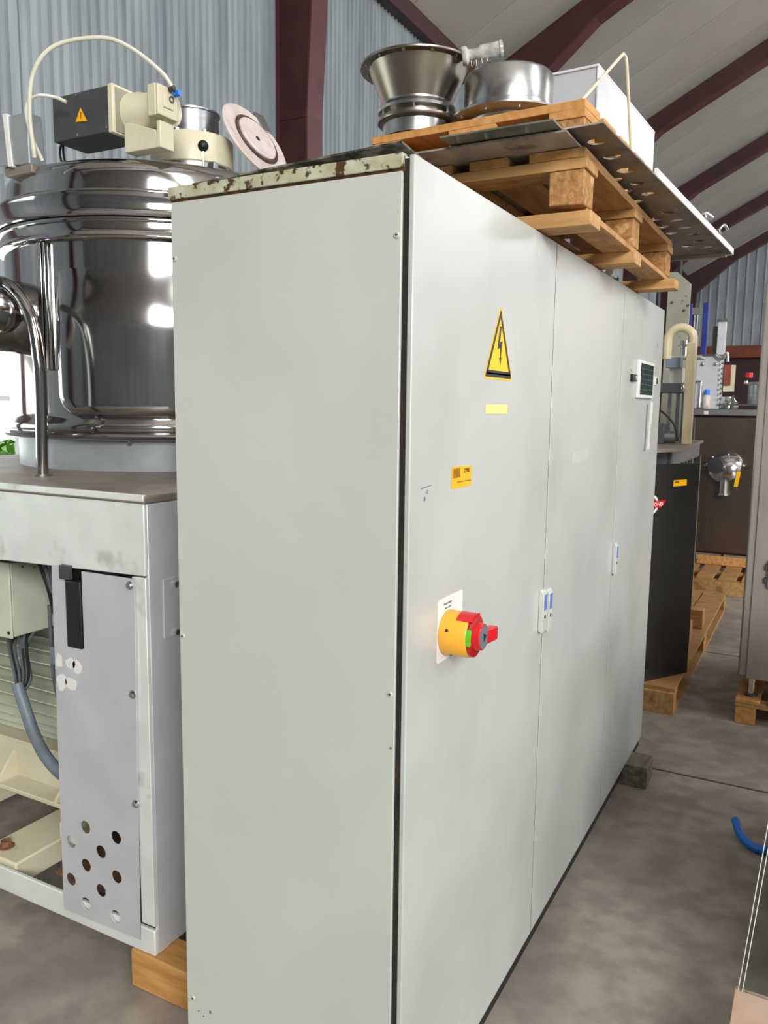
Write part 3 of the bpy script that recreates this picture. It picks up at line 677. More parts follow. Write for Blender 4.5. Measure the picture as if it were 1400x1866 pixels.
for x, z, w, h in ((-1.212, .925, .016, .05), (-1.165, .925, .022, .035), (-1.140, .92, .02, .045), (-1.205, .862, .022, .055), (-1.165, .862, .026, .05)):
    p = [(x+w*math.cos(t)*rr.uniform(.7, 1.1), z+h/2*math.sin(t)*rr.uniform(.7, 1.1)) for t in [2*PI*k/9 for k in range(9)]]
    me = curve_mesh([p], .0004); me.transform(frame((0, YM-.0078, 0), (1, 0, 0), (0, 0, 1))); link(me, 'paper_residue', 'white', mc, smooth=False)
B().prism([(-1.285, YM+.03, .395), (-1.21, YM+.03, .40), (-1.21, YM+.03, .34), (-1.285, YM+.03, .345)], (0, .003, 0)).done('bracket', 'band', mc)
B().cyl((-1.262, YM+.026, .368), (-1.262, YM+.03, .368), .009, n=12).done('bolt', 'chrome', mc)
# side access plate
B().box(XM, XM+.003, .285, .43, 1.02, 1.185).done('side_hatch', 'sheet', mc, bev=.001)
for z in (1.166, 1.031): B().cyl((XM+.003, .328, z), (XM+.012, .328, z), .009, n=6).done('bolt', 'chrome', mc)
for x, z in ((-1.36, 1.182), (-1.31, 1.185)): B().cyl((x, YM-.003, z), (x, YM+.001, z), .004, n=10).done('bolt', 'seal', mc)
# junction box
jb = B().box(-1.95, -1.59, .352, .56, .90, 1.145).done('junction_box', 'creamg', mc, bev=.004)
B().box(-1.952, -1.588, .344, .352, .897, 1.148).done('box_lid', 'creamg', jb, bev=.003)
B().cyl((-1.60, .341, .917), (-1.60, .345, .917), .006, n=10).done('lid_screw', 'ink', jb)
# cables
cr_ = random.Random(5)
for k in range(9):
    x = -1.70+.013*k; B().tube([(x, .42+.01*(k % 3), .905), (x+.01+cr_.uniform(-.01, .02), .40, .85), (-1.60+.004*k, .36+.004*k, .76+cr_.uniform(-.01, .01)), (-1.585, .355, .70)], .0055, n=8).done('cable', 'black' if k % 2 else 'cable', mc)
B().tube([(-1.588, .355, .745), (-1.545, .352, .66), (-1.50, .345, .59), (-1.43, .335, .53), (-1.33, .325, .495), (-1.22, .33, .49)], .019, n=16).done('conduit', 'conduit', mc)
for k in range(7):
    x = -1.375+.014*k; B().tube([(x-.02, .30+.012*k, 1.19), (x+.01, .31, 1.10), (x+.03+cr_.uniform(-.02, .02), .32, 1.02), (x+.045, .33+.01*k, .93), (x+.03, .40, .80)], .0055, n=8).done('cable', 'cable' if k % 3 else 'black', mc)
for x in (-1.47, -1.495): B().tube([(x, .55, .96), (x-.015, .50, .85), (x-.02, .47, .72)], .008, n=8).done('cable', 'black', mc)
B().tube([(-1.35, .30, 1.05), (-1.345, .30, .85), (-1.33, .30, .77), (-1.315, .30, .72)], .006).done('cable', 'cable', mc)
B().box(-1.34, -1.29, .285, .31, .87, .925).done('terminal_clip', 'conduit', mc, bev=.003)
B().box(-1.325, -1.285, .288, .318, .69, .735).done('plug', 'grey', mc, bev=.004)
# motor with cooling fins
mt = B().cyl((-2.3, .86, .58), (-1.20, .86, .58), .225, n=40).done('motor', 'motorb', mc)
fin = None
for k in range(27):
    t = R(95 + k*9.6)
    nn = Vector((0, math.cos(t), math.sin(t))); tt = Vector((0, -math.sin(t), math.cos(t)))
    c = Vector((0, .86, .58)); a = c+nn*.222; b2 = c+nn*.274
    pts = []
    for x in (-2.25, -1.24):
        for q, s_ in ((a, -.0035), (b2, -.0022), (b2, .0022), (a, .0035)):
            p = q+tt*s_; pts.append((x, p.y, p.z))
    B().hexa(pts).done('cooling_fin', 'creamg', mt, smooth=False)
B().box(-2.2, -1.25, .585, .70, .36, .40).box(-2.2, -1.25, .58, .60, .26, .385).box(-2.2, -1.25, .50, .62, .245, .262).done('motor_foot', 'cream', mt, bev=.004)
for x in (-1.93, -1.62): B().prism([(x, .50, .262), (x, .59, .262), (x, .59, .37)], (.014, 0, 0)).done('foot_rib', 'cream', mt)
B().cyl((-1.34, .545, .262), (-1.34, .545, .30), .012, n=6).done('bolt', 'rustbolt', mt)
# base frame beams
for x0, x1 in ((-1.66, -1.485), (-2.2, -2.02)):
    bb_ = B().box(x0, x1, YM+.02, YE-.05, .125, .205).done('frame_beam', 'cream', mc, bev=.006)
B().box(XL+.02, XM-.03, .62, .76, .16, .24).done('frame_beam', 'cream', mc, bev=.006)
B().cyl((-1.60, .295, .205), (-1.60, .295, .228), .017, n=6).cyl((-1.60, .295, .205), (-1.60, .295, .209), .026, n=20).done('bolt', 'rustbolt', mc)
B().box(-1.45, -1.0, .36, .62, .122, .128).done('floor_tray', 'rustbolt', mc)
# vessel ------------------------------------------------------
TC = (-1.75, 1.25)
def lat(name, m_, prof, c=None, n=128, par=None, close=True, ax_=(0, 0, 1), **k):
    return B().lathe(prof, (c or (TC[0], TC[1], 0)), ax_, n=n, close=close).done(name, m_, par or mc, **k)
lat('vessel_skirt', 'zinc', P((.50, 1.419), (.572, 1.419), (.572, 1.530), (.50, 1.530)))
lat('vessel_drum', 'mirror', P((.30, 1.528), (.60, 1.528), (.622, 1.533), (.628, 1.543), (.622, 1.552), (.614, 1.556), (.620, 1.566), (.614, 1.585), (.602, 1.60), (.596, 1.62), (.595, 2.200), (.30, 2.200)), ang=50)
lat('vessel_collar', 'mirror', P((.30, 2.2), (.595, 2.200), (.612, 2.202), (.619, 2.209), (.619, 2.216), (.612, 2.224), (.609, 2.232), (.609, 2.258), (.619, 2.260), (.621, 2.266), (.619, 2.271), (.30, 2.271)), ang=50)
lat('lid_gasket', 'seal', P((.30, 2.271), (.609, 2.271), (.609, 2.277), (.30, 2.277)))
lat('lid_flange', 'mirror', P((.30, 2.277), (.619, 2.277), (.622, 2.282), (.618, 2.288), (.615, 2.30), (.615, 2.342), (.619, 2.350), (.621, 2.357), (.617, 2.364), (.600, 2.368), (.30, 2.368)), ang=50)
lid = lat('vessel_lid', 'mirror', P((.585, 2.366), (.585, 2.425), (.580, 2.445), (.567, 2.464), (.545, 2.476), (.51, 2.482), (.20, 2.505), (0, 2.505)), close=False, ang=50)
# raised heating jacket on the right part of the drum
b = B(); NA, NZ = 110, 60; grid = []
a0, a1, zA, zB = -84.0, 150.0, 1.606, 2.15
def sm(d, w=.045): d = max(0, min(1, d/w)); return math.sqrt(max(0, 1-(1-d)**2))
for i in range(NA+1):
    u = i/NA; a = a0 + (a1-a0)*(u**2.4)
    row = []
    for j in range(NZ+1):
        v = j/NZ; z = zA + (zB-zA)*v**1.7
        da = (a-a0)*R(1)*.60; dz = z-zA; rc = .09
        if da < rc and dz < rc: d = rc-math.hypot(rc-da, rc-dz)
        else: d = min(da, dz)
        top = max(0, min(1, (zB-z)/.24)); top = top*top*(3-2*top)
        r = .5925 + .034*sm(d)*top
        row.append(b.bm.verts.new((TC[0]+r*math.cos(R(a)), TC[1]+r*math.sin(R(a)), z)))
    grid.append(row)
for i in range(NA):
    for j in range(NZ): b.bm.faces.new((grid[i][j], grid[i+1][j], grid[i+1][j+1], grid[i][j+1]))
b.done('heating_jacket', 'mirror', mc, ang=60)
# bracket bar, side nozzle, bent pipe
B().box(-1.757, -1.735, .635, .655, 1.77, 2.20).box(-1.728, -1.716, .635, .65, 1.77, 2.20).box(-1.757, -1.716, .65, .656, 1.77, 2.20).done('bracket_bar', 'mirror', mc, bev=.003)
B().tube([(-2.02, .85, 1.955), (-1.97, .72, 1.96), (-1.96, .60, 1.965), (-2.02, .48, 1.97), (-2.16, .38, 1.97), (-2.4, .32, 1.97)], .128, n=40, sub=8).done('side_nozzle', 'mirror', mc)
B().lathe(P((.12, 0), (.15, 0), (.15, .02), (.12, .02)), (-2.2, .365, 1.97), (-1, -.3, 0), close=True).done('nozzle_flange', 'steel', mc)
B().tube([(-1.571, .475, 1.42), (-1.563, .475, 1.70), (-1.572, .475, 1.83), (-1.60, .475, 1.935), (-1.66, .475, 2.01), (-1.75, .475, 2.05), (-1.9, .475, 2.06)], .0195, n=20).done('drain_pipe', 'mirror', mc)
B().lathe(P((.018, 0), (.03, 0), (.03, .004), (.018, .006)), (-1.571, .475, 1.4195), close=True).done('pipe_foot', 'steel', mc)
B().tube([(-1.66, .40, 2.10), (-1.70, .40, 2.02), (-1.69, .40, 1.93), (-1.73, .40, 1.86)], .012).done('white_hose', 'hose', mc)
B().ball((-1.675, .42, 2.035), .016).done('black_knob', 'black', mc)
B().cyl((-1.45, .745, 1.524), (-1.443, .73, 1.524), .006, n=8).done('bolt', 'chrome', mc)
# neck on the lid
NC = (-1.56, 1.215)
lat('neck_ring', 'steel', P((.10, 2.49), (.150, 2.49), (.150, 2.565), (.10, 2.565)), (NC[0], NC[1], 0))
lat('neck_flange', 'cream', P((.10, 2.560), (.1515, 2.552), (.1565, 2.556), (.1565, 2.655), (.153, 2.660), (.10, 2.660)), (NC[0], NC[1], 0))
lat('sight_ring', 'steel', P((.095, 2.66), (.103, 2.66), (.103, 2.752), (.108, 2.754), (.108, 2.760), (.095, 2.760)), (NC[0], NC[1], 0))
for k in range(8):
    t = 2*PI*k/8+.3; x, y = NC[0]+.13*math.cos(t), NC[1]+.13*math.sin(t)
    B().cyl((x, y, 2.658), (x, y, 2.672), .008, n=6).done('flange_bolt', 'chrome', mc)
# gear motor
gm = B().box(-1.782, -1.512, .75, .90, 2.560, 2.708).done('gear_motor_box', 'grey', mc, bev=.004)
B().box(-1.514, -1.492, .748, .90, 2.556, 2.712).done('box_edge', 'cream', gm, bev=.003)
B().box(-1.511, -1.490, .765, .90, 2.566, 2.70).done('box_end', 'beige', gm) if False else None
T3 = [(-1.668, .7485, 2.612), (-1.613, .7485, 2.608), (-1.642, .7485, 2.655)]
B().prism(T3, (0, -.0008, 0)).done('warning_sticker', 'oyellow', gm)
B().prism([(-1.644, .7475, 2.640), (-1.638, .7475, 2.640), (-1.640, .7475, 2.620), (-1.643, .7475, 2.620)], (0, -.0006, 0)).done('sticker_mark', 'brownink', gm)
for x, z in ((-1.66, 2.569), (-1.66, 2.698), (-1.52, 2.575)): B().cyl((x, .7465, z), (x, .75, z), .005, n=10).done('screw', 'steel', gm)
B().box(-1.4945, -1.488, .76, .84, 2.562, 2.702).done('box_end', 'beige', gm)
gb = B().lathe(P((0, 0), (.070, 0), (.068, .04), (.060, .07), (.058, .16), (0, .16)), (-1.49, .845, 2.635), (1, 0, 0), n=36).done('gear_housing', 'cream', mc)
B().hexa([(-1.485, .79, 2.498), (-1.325, .79, 2.498), (-1.325, .845, 2.498), (-1.485, .845, 2.498), (-1.485, .79, 2.60), (-1.345, .79, 2.555), (-1.345, .845, 2.555), (-1.485, .845, 2.60)]).done('gear_foot', 'cream', mc, bev=.003)
B().box(-1.335, -1.318, .785, .85, 2.495, 2.58).done('gear_rib', 'cream', mc, bev=.003)
ep = B().box(-1.354, -1.318, .765, .862, 2.590, 2.690).done('end_housing', 'cream', mc, bev=.004)
B().box(-1.318, -1.308, .767, .860, 2.592, 2.688).done('end_lid', 'cream', ep, bev=.003)
B().box(-1.308, -1.304, .79, .835, 2.620, 2.665).done('lid_boss', 'cream', ep, bev=.002)
B().lathe(P((.007, 0), (.011, 0), (.011, .003), (.007, .003)), (-1.304, .825, 2.652), (1, 0, 0), close=True, n=20).done('lid_ring', 'grey', ep)
B().cyl((-1.308, .822, 2.682), (-1.288, .822, 2.686), .009, n=12).done('tube_fitting', 'grey', ep)
B().cyl((-1.300, .838, 2.672), (-1.278, .838, 2.674), .010, n=14).done('blue_fitting', 'blue', ep)
B().tube([(-1.296, .822, 2.690), (-1.325, .80, 2.735), (-1.40, .75, 2.80), (-1.48, .70, 2.83), (-1.60, .62, 2.80), (-1.66, .58, 2.72), (-1.69, .58, 2.60), (-1.70, .60, 2.46)], .007, n=10).done('air_hose', 'hose', mc)
B().tube([(-1.655, .70, 2.66), (-1.69, .68, 2.675), (-1.73, .64, 2.672), (-1.755, .62, 2.63), (-1.75, .63, 2.55), (-1.735, .66, 2.47)], .006, n=10).done('air_hose', 'hose', mc)
for dx in (0, .016): B().tube([(-1.786, .80, 2.60), (-1.81+dx, .80, 2.55), (-1.80+dx, .80, 2.50), (-1.775+dx, .80, 2.47)], .004, n=8).done('cable', 'black', mc)
# small control housing at the far left of the lid
B().hexa([(-2.05, .62, 2.47), (-1.80, .66, 2.47), (-1.80, .73, 2.47), (-2.05, .70, 2.47), (-2.08, .64, 2.63), (-1.815, .67, 2.645), (-1.815, .73, 2.645), (-2.08, .72, 2.63)]).done('lid_housing', 'zinc', mc, bev=.004)
B().hexa([(-1.885, .640, 2.465), (-1.868, .642, 2.465), (-1.868, .66, 2.465), (-1.885, .66, 2.465), (-1.915, .650, 2.645), (-1.898, .652, 2.645), (-1.898, .67, 2.645), (-1.915, .67, 2.645)]).done('housing_strip', 'white', mc)
B().box(-1.93, -1.79, .66, .74, 2.44, 2.47).done('housing_foot', 'dusty', mc, bev=.003)
# lever with ball on the lid edge
B().cyl((-1.309, .985, 2.44), (-1.309, .985, 2.545), .0035, n=10).done('lever_rod', 'chrome', mc)
B().ball((-1.309, .985, 2.551), .019).done('lever_ball', 'black', mc)
B().box(-1.325, -1.30, .975, 1.0, 2.39, 2.48).box(-1.292, -1.262, .985, 1.01, 2.39, 2.495).done('lid_clamp', 'steel', mc, bev=.003)
# open manhole lid
nL = Vector((.864, -.035, .50)).normalized(); cL = Vector((-1.350, 1.340, 2.672))
ml = B().lathe(P((0, -.012), (.155, -.012), (.163, -.008), (.165, 0), (.160, .004), (.112, .004), (0, .004)), cL, nL, n=72).done('manhole_lid', 'enamel', mc)
B().lathe(P((.096, .004), (.106, .004), (.108, .010), (.104, .014), (.096, .012)), cL, nL, n=72, close=True).done('lid_seal', 'rim', ml)
B().lathe(P((0, .004), (.094, .004), (.092, .016), (.086, .020), (0, .012)), cL, nL, n=72).done('lid_boss', 'enamel', ml)
B().lathe(P((0, .012), (.011, .0125), (.011, .0135), (0, .0135)), cL, nL, n=20).done('lid_bore', 'black', ml)
vh = Vector((0, 0, 1)).cross(nL).normalized(); vu = nL.cross(vh)
q = cL + vu*.12 + vh*.115
B().box(-.03, .03, -.045, .045, -.008, .008, frame(q, vh, vu)).done('lid_hinge', 'steel', ml, bev=.004)
beam('timber_beam', -.965, -.60, .215, .32, 0, .1135, 'orangex', 'orange-brown timber beam under the front corner of the mixing machine', 'timber')
beam('timber_beam', -2.6, -.95, 1.75, 1.87, 0, .1135, 'orange', 'timber beam hidden under the rear of the mixing machine', 'timber')

# ================================================================ RIGHT SIDE
# near right pallet with acrylic sheet and dark machine
p5 = make_pallet('pallet', 1.2, .8, 'pallet with pinkish plywood top in the bottom right corner', mx='ply', my='ply', blk='wood', zt=(.022, .084, .022, .022), nd=6)
p5.rotation_euler = (0, 0, R(90)); p5.location = (.571+.8, -.35, 0)
B().box(0, .012, 0, 1, 0, .01) if False else None
ac = B().hexa([(.580, .835, .1515), (1.25, .80, .1515), (1.25, .81, .1515), (.580, .845, .1515), (.628, .872, .72), (1.3, .84, .72), (1.3, .85, .72), (.628, .882, .72)]).done('acrylic_sheet', 'acrylic', loc=(.9, .84, .1515), smooth=False)
tag(ac, 'clear acrylic sheet standing on the bottom right pallet, only its bright edge shows', 'plastic sheet')
for dx in (0, .010):
    B().hexa([(.5785+dx, .833, .1515), (.5805+dx, .833, .1515), (.5805+dx, .836, .1515), (.5785+dx, .836, .1515), (.6265+dx, .870, .72), (.6285+dx, .870, .72), (.6285+dx, .873, .72), (.6265+dx, .873, .72)]).done('sheet_edge', 'white', ac, smooth=False)
dm = thing('black_machine_base', (1.1, 1.6, 0), 'black machine housing at the right edge behind the acrylic sheet', 'machine')
B().box(.69, 1.5, .98, 2.25, .10, .95).done('housing', 'black', dm, bev=.02)  # housing lengthened out of view to shade the aisle
for x in (.74, 1.42):
    for y in (1.05, 2.15): B().cyl((x, y, 0), (x, y, .1), .03, n=16).done('foot', 'grey', dm)
bh = B().tube([(.476, 2.00, .055), (.492, 1.955, .035), (.515, 1.915, .024), (.555, 1.885, .0175), (.60, 1.882, .0175), (.70, 1.92, .0175), (.9, 2.0, .0175)], .0165, n=16).done('blue_hose', 'blue', loc=(.6, 1.9, 0))
tag(bh, 'bright blue hose curling in from the right edge across the floor', 'hose')

# machine 2: bench with dark mirror panel, arch tube and motors, on a pallet
p2 = make_pallet('pallet', 2.66, .9, 'long pallet with timber chocks under the machine with the dark panel', fascia=True, dw=.17, mx='woodx', my='woody', blk='orange', zt=(.022, .08, .022, .022), nd=5)
p2.rotation_euler = (0, 0, R(90)); p2.location = (.06, 3.19, 0)
for x, y, h in ((-.05, 4.15, .13), (-.02, 4.55, .13)):
    o = beam('timber_chock', x-.05, x+.05, y, y+.12, .1475, .1475+h, 'wood', 'brown timber chock standing on the long pallet, %s of two' % ('nearer' if y < 4.3 else 'farther'), 'timber')
m2 = thing('process_machine', (-.5, 4.0, .147), 'machine bench with a dark mirror-steel panel standing on the long pallet beyond the cabinet', 'machine')
B().prism([(-1.2, 3.2, 1.425), (-.30, 3.17, 1.425), (-.118, 3.22, 1.425), (-.035, 3.45, 1.425), (-.03, 3.6, 1.425), (-.075, 4.85, 1.425), (-1.2, 4.85, 1.425)], (0, 0, .018)).done('bench_top', 'dusty', m2)
B().box(-1.15, -.10, 3.62, 3.65, 1.33, 1.425).box(-.12, -.09, 3.62, 4.8, 1.33, 1.425).done('bench_apron', 'steel', m2)
for x, y in ((-.115, 3.64), (-.115, 4.75), (-1.1, 4.75), (-1.1, 3.64)): B().box(x, x+.04, y, y+.04, .1475, 1.34).done('leg', 'steel', m2)
a_, b_ = Vector((-.50, 2.63, 0)), Vector((.066, 3.52, 0)); u = (b_-a_).normalized()
pn_m = frame((b_.x, b_.y, .1475), -u, (0, 0, 1))   # panel local: x back along the panel, y up, z out
dp = B().box(0, .78, 0, 1.215, -.012, 0, pn_m).done('dark_panel', 'dpanel', m2, bev=.001)
nrm = Vector((pn_m[0][2], pn_m[1][2], pn_m[2][2]))
def on_panel(me, w_, z, name, m_, off=.0006):   # w_ distance from right edge; text reads left to right
    if nrm.y < 0: side = nrm
    else: side = -nrm
    o_ = b_ - u*w_ + Vector((0, 0, z)); o_ = o_ + side*(off+(0 if nrm.y < 0 else .012))
    me.transform(frame(o_, u, (0, 0, 1))); return link(me, name, m_, dp, smooth=False)
on_panel(curve_mesh([[(0, 0), (.105, .002), (.104, .036), (0, .034)]], .0004), .205, 1.238, 'inventory_sticker', 'oyellow')
on_panel(curve_mesh([[(.01, .018), (.045, .018), (.045, .030), (.01, .030)]], .0004), .205, 1.238, 'printed_code', 'brownink', off=.0011)
on_panel(curve_mesh([[(.055, .026), (.098, .027), (.098, .029), (.055, .029)]], .0004), .205, 1.238, 'printed_line', 'brownink', off=.0011)
on_panel(curve_mesh([circ(0, 0, .085, 40, .062), circ(0, 0, .068, 40, .049)[::-1]], .0004), .395, 1.145, 'round_emblem', 'white')
for k in range(26):
    t = 2*PI*k/26; on_panel(curve_mesh([circ(.046*math.cos(t)*1.0, .036*math.sin(t), .007, 6)], .0004), .395, 1.145, 'emblem_dot', 'greyink' if k % 2 else 'white')
on_panel(curve_mesh([[(-.14, .020), (.14, .020), (.105, -.020), (-.105, -.020)]], .0004), .395, 1.145, 'red_banner', 'red', off=.0011)
on_panel(text_mesh('OND', .030, bold=True), .348, 1.135, 'banner_text', 'white', off=.0016)
# arch tube, post
B().box(-.102, -.050, 4.0, 4.03, 1.4435, 2.065).done('flat_post', 'tan', m2, bev=.004)
arc = [(-.148+.075*math.cos(R(t)), 4.045, 2.085+.075*math.sin(R(t))) for t in range(0, 181, 15)]
B().tube([(-.073, 4.045, 1.4435)] + arc + [(-.223, 4.045, 1.97)], .0265, n=18, sub=1).done('arch_tube', 'tan', m2)
B().box(-.238, -.095, 3.93, 3.98, 1.756, 1.818).done('tube_clamp', 'grey', m2, bev=.008, seg=3)
B().box(-.110, -.092, 3.928, 3.982, 1.762, 1.812).done('clamp_end', 'chrome', m2, bev=.004)
B().box(-.30, -.235, 3.94, 3.97, 1.775, 1.80).done('clamp_bar', 'steel', m2)
B().box(-.255, -.235, 3.92, 3.95, 1.4435, 2.10).done('vertical_rail', 'steel', m2)
B().box(-.235, -.05, 4.25, 4.5, 1.985, 2.0).box(-.23, -.15, 4.22, 4.4, 1.815, 1.925).done('instrument_shelf', 'white', m2, bev=.003)
B().cyl((-.165, 4.3, 2.0), (-.165, 4.3, 2.10), .022, n=16).cyl((-.165, 4.3, 2.06), (-.165, 4.3, 2.075), .035, n=16).cyl((-.12, 4.33, 2.0), (-.12, 4.33, 2.09), .014, n=14).done('valve', 'chrome', m2)
B().box(-.245, -.155, 4.15, 4.25, 1.92, 1.985).done('valve_block', 'jbox', m2, bev=.004)
B().cyl((-.31, 4.0, 1.487), (-.135, 4.0, 1.487), .040, n=24).cyl((-.145, 4.0, 1.487), (-.115, 4.0, 1.487), .026, n=20).done('pump_motor', 'steel', m2)
B().box(-.27, -.20, 3.95, 4.05, 1.4435, 1.57).done('pump_block', 'grey', m2, bev=.004)
B().tube([(-.24, 3.95, 1.66), (-.19, 3.95, 1.62), (-.14, 3.95, 1.56), (-.115, 3.96, 1.47)], .006).done('cable', 'black', m2)
for x in (-.215, -.165, -.13): B().box(x-.012, x+.010, 4.2, 4.22, 1.4435, 1.78).done('profile', 'jbox' if x > -.2 else 'steel', m2)

# beige board
o = thing('beige_panel_column', (-.48, 6.05, 0), 'tall beige painted panel with bolts behind the cream arch tube', 'panel')
B().prism([(-.582, 6, 0), (-.398, 6, 0), (-.392, 6, 2.70), (-.50, 6, 2.80), (-.568, 6, 2.80)], (0, .06, 0)).done('panel_sheet', 'beige', o)
for x, z in ((-.43, 2.48), (-.53, 2.55), (-.44, 2.33), (-.40, 2.52)): B().cyl((x, 5.99, z), (x, 6, z), .010, n=10).done('bolt', 'grey', o)

# back machine on its pallet
p3 = make_pallet('pallet', .9, 1.1, 'pallet with pale deck boards in the far background under the tank machine', fascia=True, dw=.143, mx='woodx', my='woody', blk='orange', zt=(.022, .08, .022, .022), nd=6)
p3.rotation_euler = (0, 0, R(90)); p3.location = (.65, 6.45, 0)
beam('upright_plank', -.34, .6, 7.12, 7.15, .1475, .235, 'orange', 'plank on edge across the pale far pallet', 'timber')
m3 = thing('tank_machine', (.1, 7.3, .2), 'stainless tank machine with a round pump on its front in the far background', 'machine')
B().box(-.47, .75, 7.2, 8.1, .24, 1.60).done('tank_front', 'dsteel', m3, bev=.03, seg=4)
B().box(-.48, .76, 7.17, 8.12, 1.60, 1.665).done('tank_rim', 'steel', m3, bev=.01)
for x in (-.38, -.12, .12): B().cyl((x, 7.25, .1475), (x, 7.25, .26), .02, n=14).done('foot', 'chrome', m3)
B().box(-.48, -.25, 7.30, 7.55, 1.665, 2.19).done('steel_cabinet', 'sheet', m3, bev=.006)
B().box(-.485, -.245, 7.29, 7.56, 2.175, 2.195).done('cabinet_edge', 'chrome', m3)
for x in (-.42, -.30): B().ball((x, 7.29, 2.10), .018, n=12).done('cabinet_knob', 'chrome', m3)
for z in range(9): B().cyl((-.245, 7.25, 1.72+z*.048), (-.225, 7.25, 1.72+z*.048), .012, n=8).done('side_fitting', 'chrome', m3)
B().box(-.355, -.305, 7.38, 7.44, 2.195, 2.47).done('column', 'dsteel', m3)
B().box(-.300, -.225, 7.28, 7.34, 2.19, 2.505).done('column', 'sheet', m3, bev=.003)
B().box(-.31, -.215, 7.26, 7.35, 2.505, 2.53).done('column_cap', 'chrome', m3)
B().tube([(-.30, 7.26, 2.19), (-.24, 7.25, 2.15), (-.20, 7.25, 2.20), (-.19, 7.25, 2.12)], .016).done('hose_coupling', 'chrome', m3)
B().box(-.24, -.14, 7.5, 7.55, 1.84, 2.10).done('beige_plate', 'cream', m3)
B().box(-.235, -.175, 7.47, 7.5, 1.90, 2.10).done('red_plate', 'dkbrown', m3)
B().lathe(P((0, 0), (.09, 0), (.10, .02), (.10, .06), (.07, .09), (.06, .12), (0, .12)), (-.18, 7.4, 1.665)).done('dome_valve', 'chrome', m3)
B().lathe(P((0, 0), (.10, 0), (.10, .20), (.11, .21), (.11, .23), (0, .235)), (.09, 7.5, 1.70)).done('small_kettle', 'steel', m3)
B().box(-.02, .12, 7.30, 7.34, 1.90, 1.915).cyl((-.02, 7.32, 1.91), (-.02, 7.32, 1.94), .018, n=12).done('kettle_clamp', 'chrome', m3)
B().cyl((.0, 7.4, 1.97), (.0, 7.4, 2.02), .032, n=16).done('red_cap', 'red', m3)
B().box(-.25, .1, 7.28, 7.31, 1.70, 1.715).box(-.13, -.11, 7.28, 7.30, 1.665, 1.80).done('pipe_rack', 'chrome', m3)
B().box(-.365, -.325, 7.16, 7.172, 1.612, 1.645).done('white_tag', 'white', m3)
B().tube([(-.47, 7.25, 1.93), (-.43, 7.25, 1.93), (-.415, 7.25, 1.90), (-.415, 7.25, 1.68)], .010, n=10).done('small_pipe', 'chrome', m3)
# round pump on its front
pm = Vector((-.135, 7.19, 1.10))
pu = B().lathe(P((0, -.0), (.145, 0), (.155, -.02), (.155, -.04), (.13, -.06), (.08, -.10), (0, -.11)), pm, (.25, 1, -.35), n=48).done('pump_bowl', 'chrome', m3)
B().lathe(P((0, 0), (.078, 0), (.082, -.015), (.078, -.07), (0, -.075)), pm+Vector((-.065, -.07, .03)), (.3, 1, .1), n=32).done('pump_face', 'grey', pu)
B().cyl(pm+Vector((-.0, -.06, -.10)), pm+Vector((0, -.06, -.25)), .042, n=24).cyl(pm+Vector((0, -.06, -.25)), pm+Vector((0, -.06, -.265)), .055, n=24).done('pump_outlet', 'chrome', pu)
for dx, dz in ((-.165, .03), (-.12, .10), (.02, .13), (.12, .08), (.16, .03), (-.03, -.08)): B().ball(pm+Vector((dx, -.06, dz)), .014, n=10).done('clamp_nut', 'chrome', pu)
B().box(pm.x-.20, pm.x+.22, pm.y-.045, pm.y-.03, pm.z+.015, pm.z+.03).done('clamp_bar', 'chrome', pu)
me = curve_mesh([[(0, 0), (.035, 0), (.055, .145), (.02, .145)]], .001); me.transform(frame((-.045, 7.08, .93), (1, 0, 0), (0, 0, 1))); link(me, 'yellow_tag', 'yellow', m3, smooth=False)
# bottle on the tank rim
bo = thing('bottle', (-.355, 7.22, 1.666), 'small white and pink bottle with a blue cap on the far tank rim', 'bottle')
B().lathe(P((0, 0), (.035, 0), (.038, .01), (.038, .115), (.025, .135), (0, .135)), (-.355, 7.22, 1.666), n=24).done('bottle_body', 'enamel', bo)
B().cyl((-.355, 7.22, 1.80), (-.355, 7.22, 1.85), .027, n=20).done('bottle_cap', 'blue', bo)
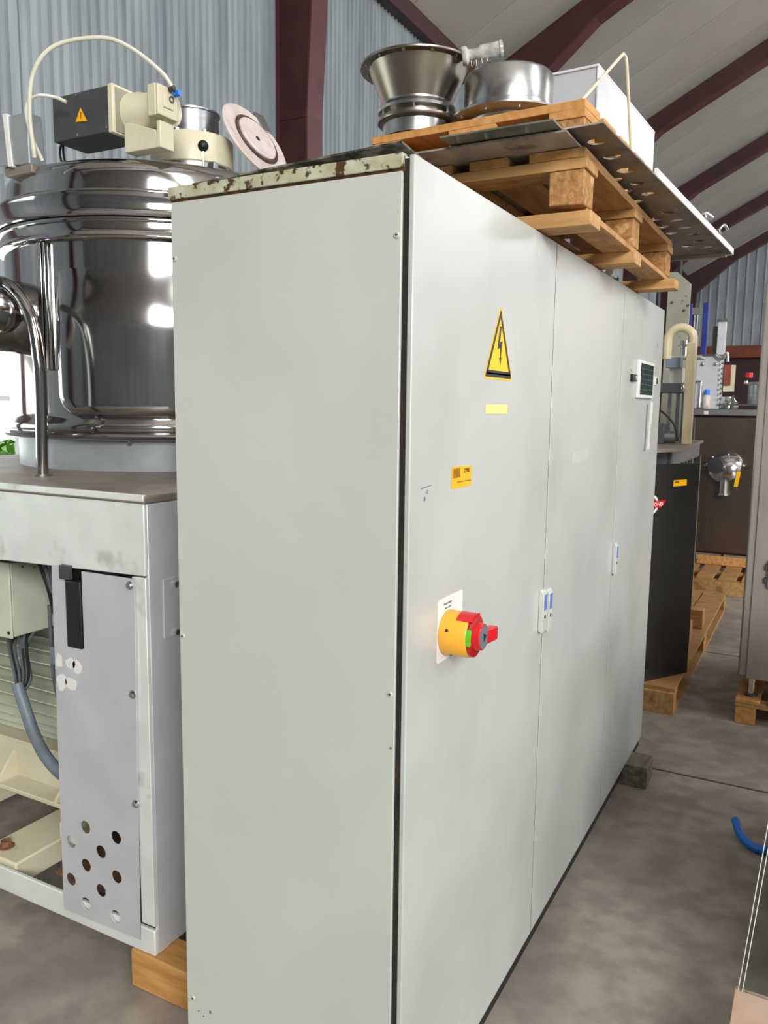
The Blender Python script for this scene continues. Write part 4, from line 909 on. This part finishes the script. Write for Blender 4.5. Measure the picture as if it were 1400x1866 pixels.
# blue posts hoist
hp = thing('blue_post_hoist', (-.53, 8.3, 0), 'pair of dark blue posts with a chain hoist behind the beige panel', 'hoist')
for x0, x1 in ((-.73, -.68), (-.565, -.51)): B().box(x0, x1, 8.2, 8.26, 0.2, 2.80).done('post', 'navy', hp, bev=.004)
B().cyl((-.62, 8.23, .2), (-.62, 8.23, 2.7), .014, n=10).cyl((-.65, 8.23, .2), (-.65, 8.23, 2.7), .010, n=10).box(-.68, -.565, 8.2, 8.25, 2.68, 2.75).done('lift_rod', 'steel', hp)
for x0 in (-.66, ): B().box(-.76, -.49, 8.18, 8.28, 0, .2).done('post_foot', 'grey', hp)
# stacked pipes hanging in the far corner
for x, y in ((-3.6, 22.5), (-3.3, 24.0)):
    o = B().cyl((x, y, 0), (x, y, 6.3), .06, n=14).done('downpipe', 'grey', loc=(x, y, 0)); tag(o, 'dark vertical pipe in the far wall corner, %s of two' % ('nearer' if y < 23 else 'farther'), 'pipe')

# machine 4 at the right edge
p4 = make_pallet('pallet', .9, .9, 'orange-brown pallet under the satin steel cabinet at the right edge', mx='orange', my='orange', blk='orange', zt=(.0, .095, .022, .022), nd=6) if False else None
p4 = thing('pallet', (.8, 3.7, 0), 'orange-brown pallet under the satin steel cabinet at the right edge', 'pallet')
for y in (3.24, 3.69, 4.14):
    for x in (.362, .80, 1.2): B().box(x, x+.10, y, y+.10, 0, .092).done('block', 'orange', p4, bev=.003, seg=1)
    B().box(.36, 1.32, y-.002, y+.102, .0925, .112).done('stringer_board', 'woodx', p4, bev=.002, seg=1)
for k in range(6):
    x = .36+k*.168; B().box(x, x+.12, 3.236, 4.25, .1125, .134).done('deck_board', 'orange', p4, bev=.002, seg=1)
m4 = thing('steel_cabinet_machine', (.8, 3.6, .134), 'tall satin stainless cabinet cut off by the right edge of the picture', 'machine')
B().box(.362, 1.25, 3.262, 4.1, .250, 2.30).done('body', 'm4', m4, bev=.012, seg=3)
B().box(.402, 1.22, 3.252, 3.264, .246, 2.29).done('front_door', 'm4', m4, bev=.004)
for x in (.43, 1.15):
    for y in (3.33, 4.0):
        B().cyl((x, y, .150), (x, y, .255), .022, n=18).done('leg', 'chrome', m4); B().lathe(P((0, 0), (.034, 0), (.032, .01), (.012, .018), (0, .018)), (x, y, .1345), n=24).done('foot', 'grey', m4)
B().box(.470, .56, 3.225, 3.255, .745, .90).done('latch', 'jbox', m4, bev=.012, seg=3)
B().box(.455, .475, 3.235, 3.255, .77, .80).box(.455, .475, 3.235, 3.255, .84, .87).done('hinge', 'grey', m4, bev=.003)
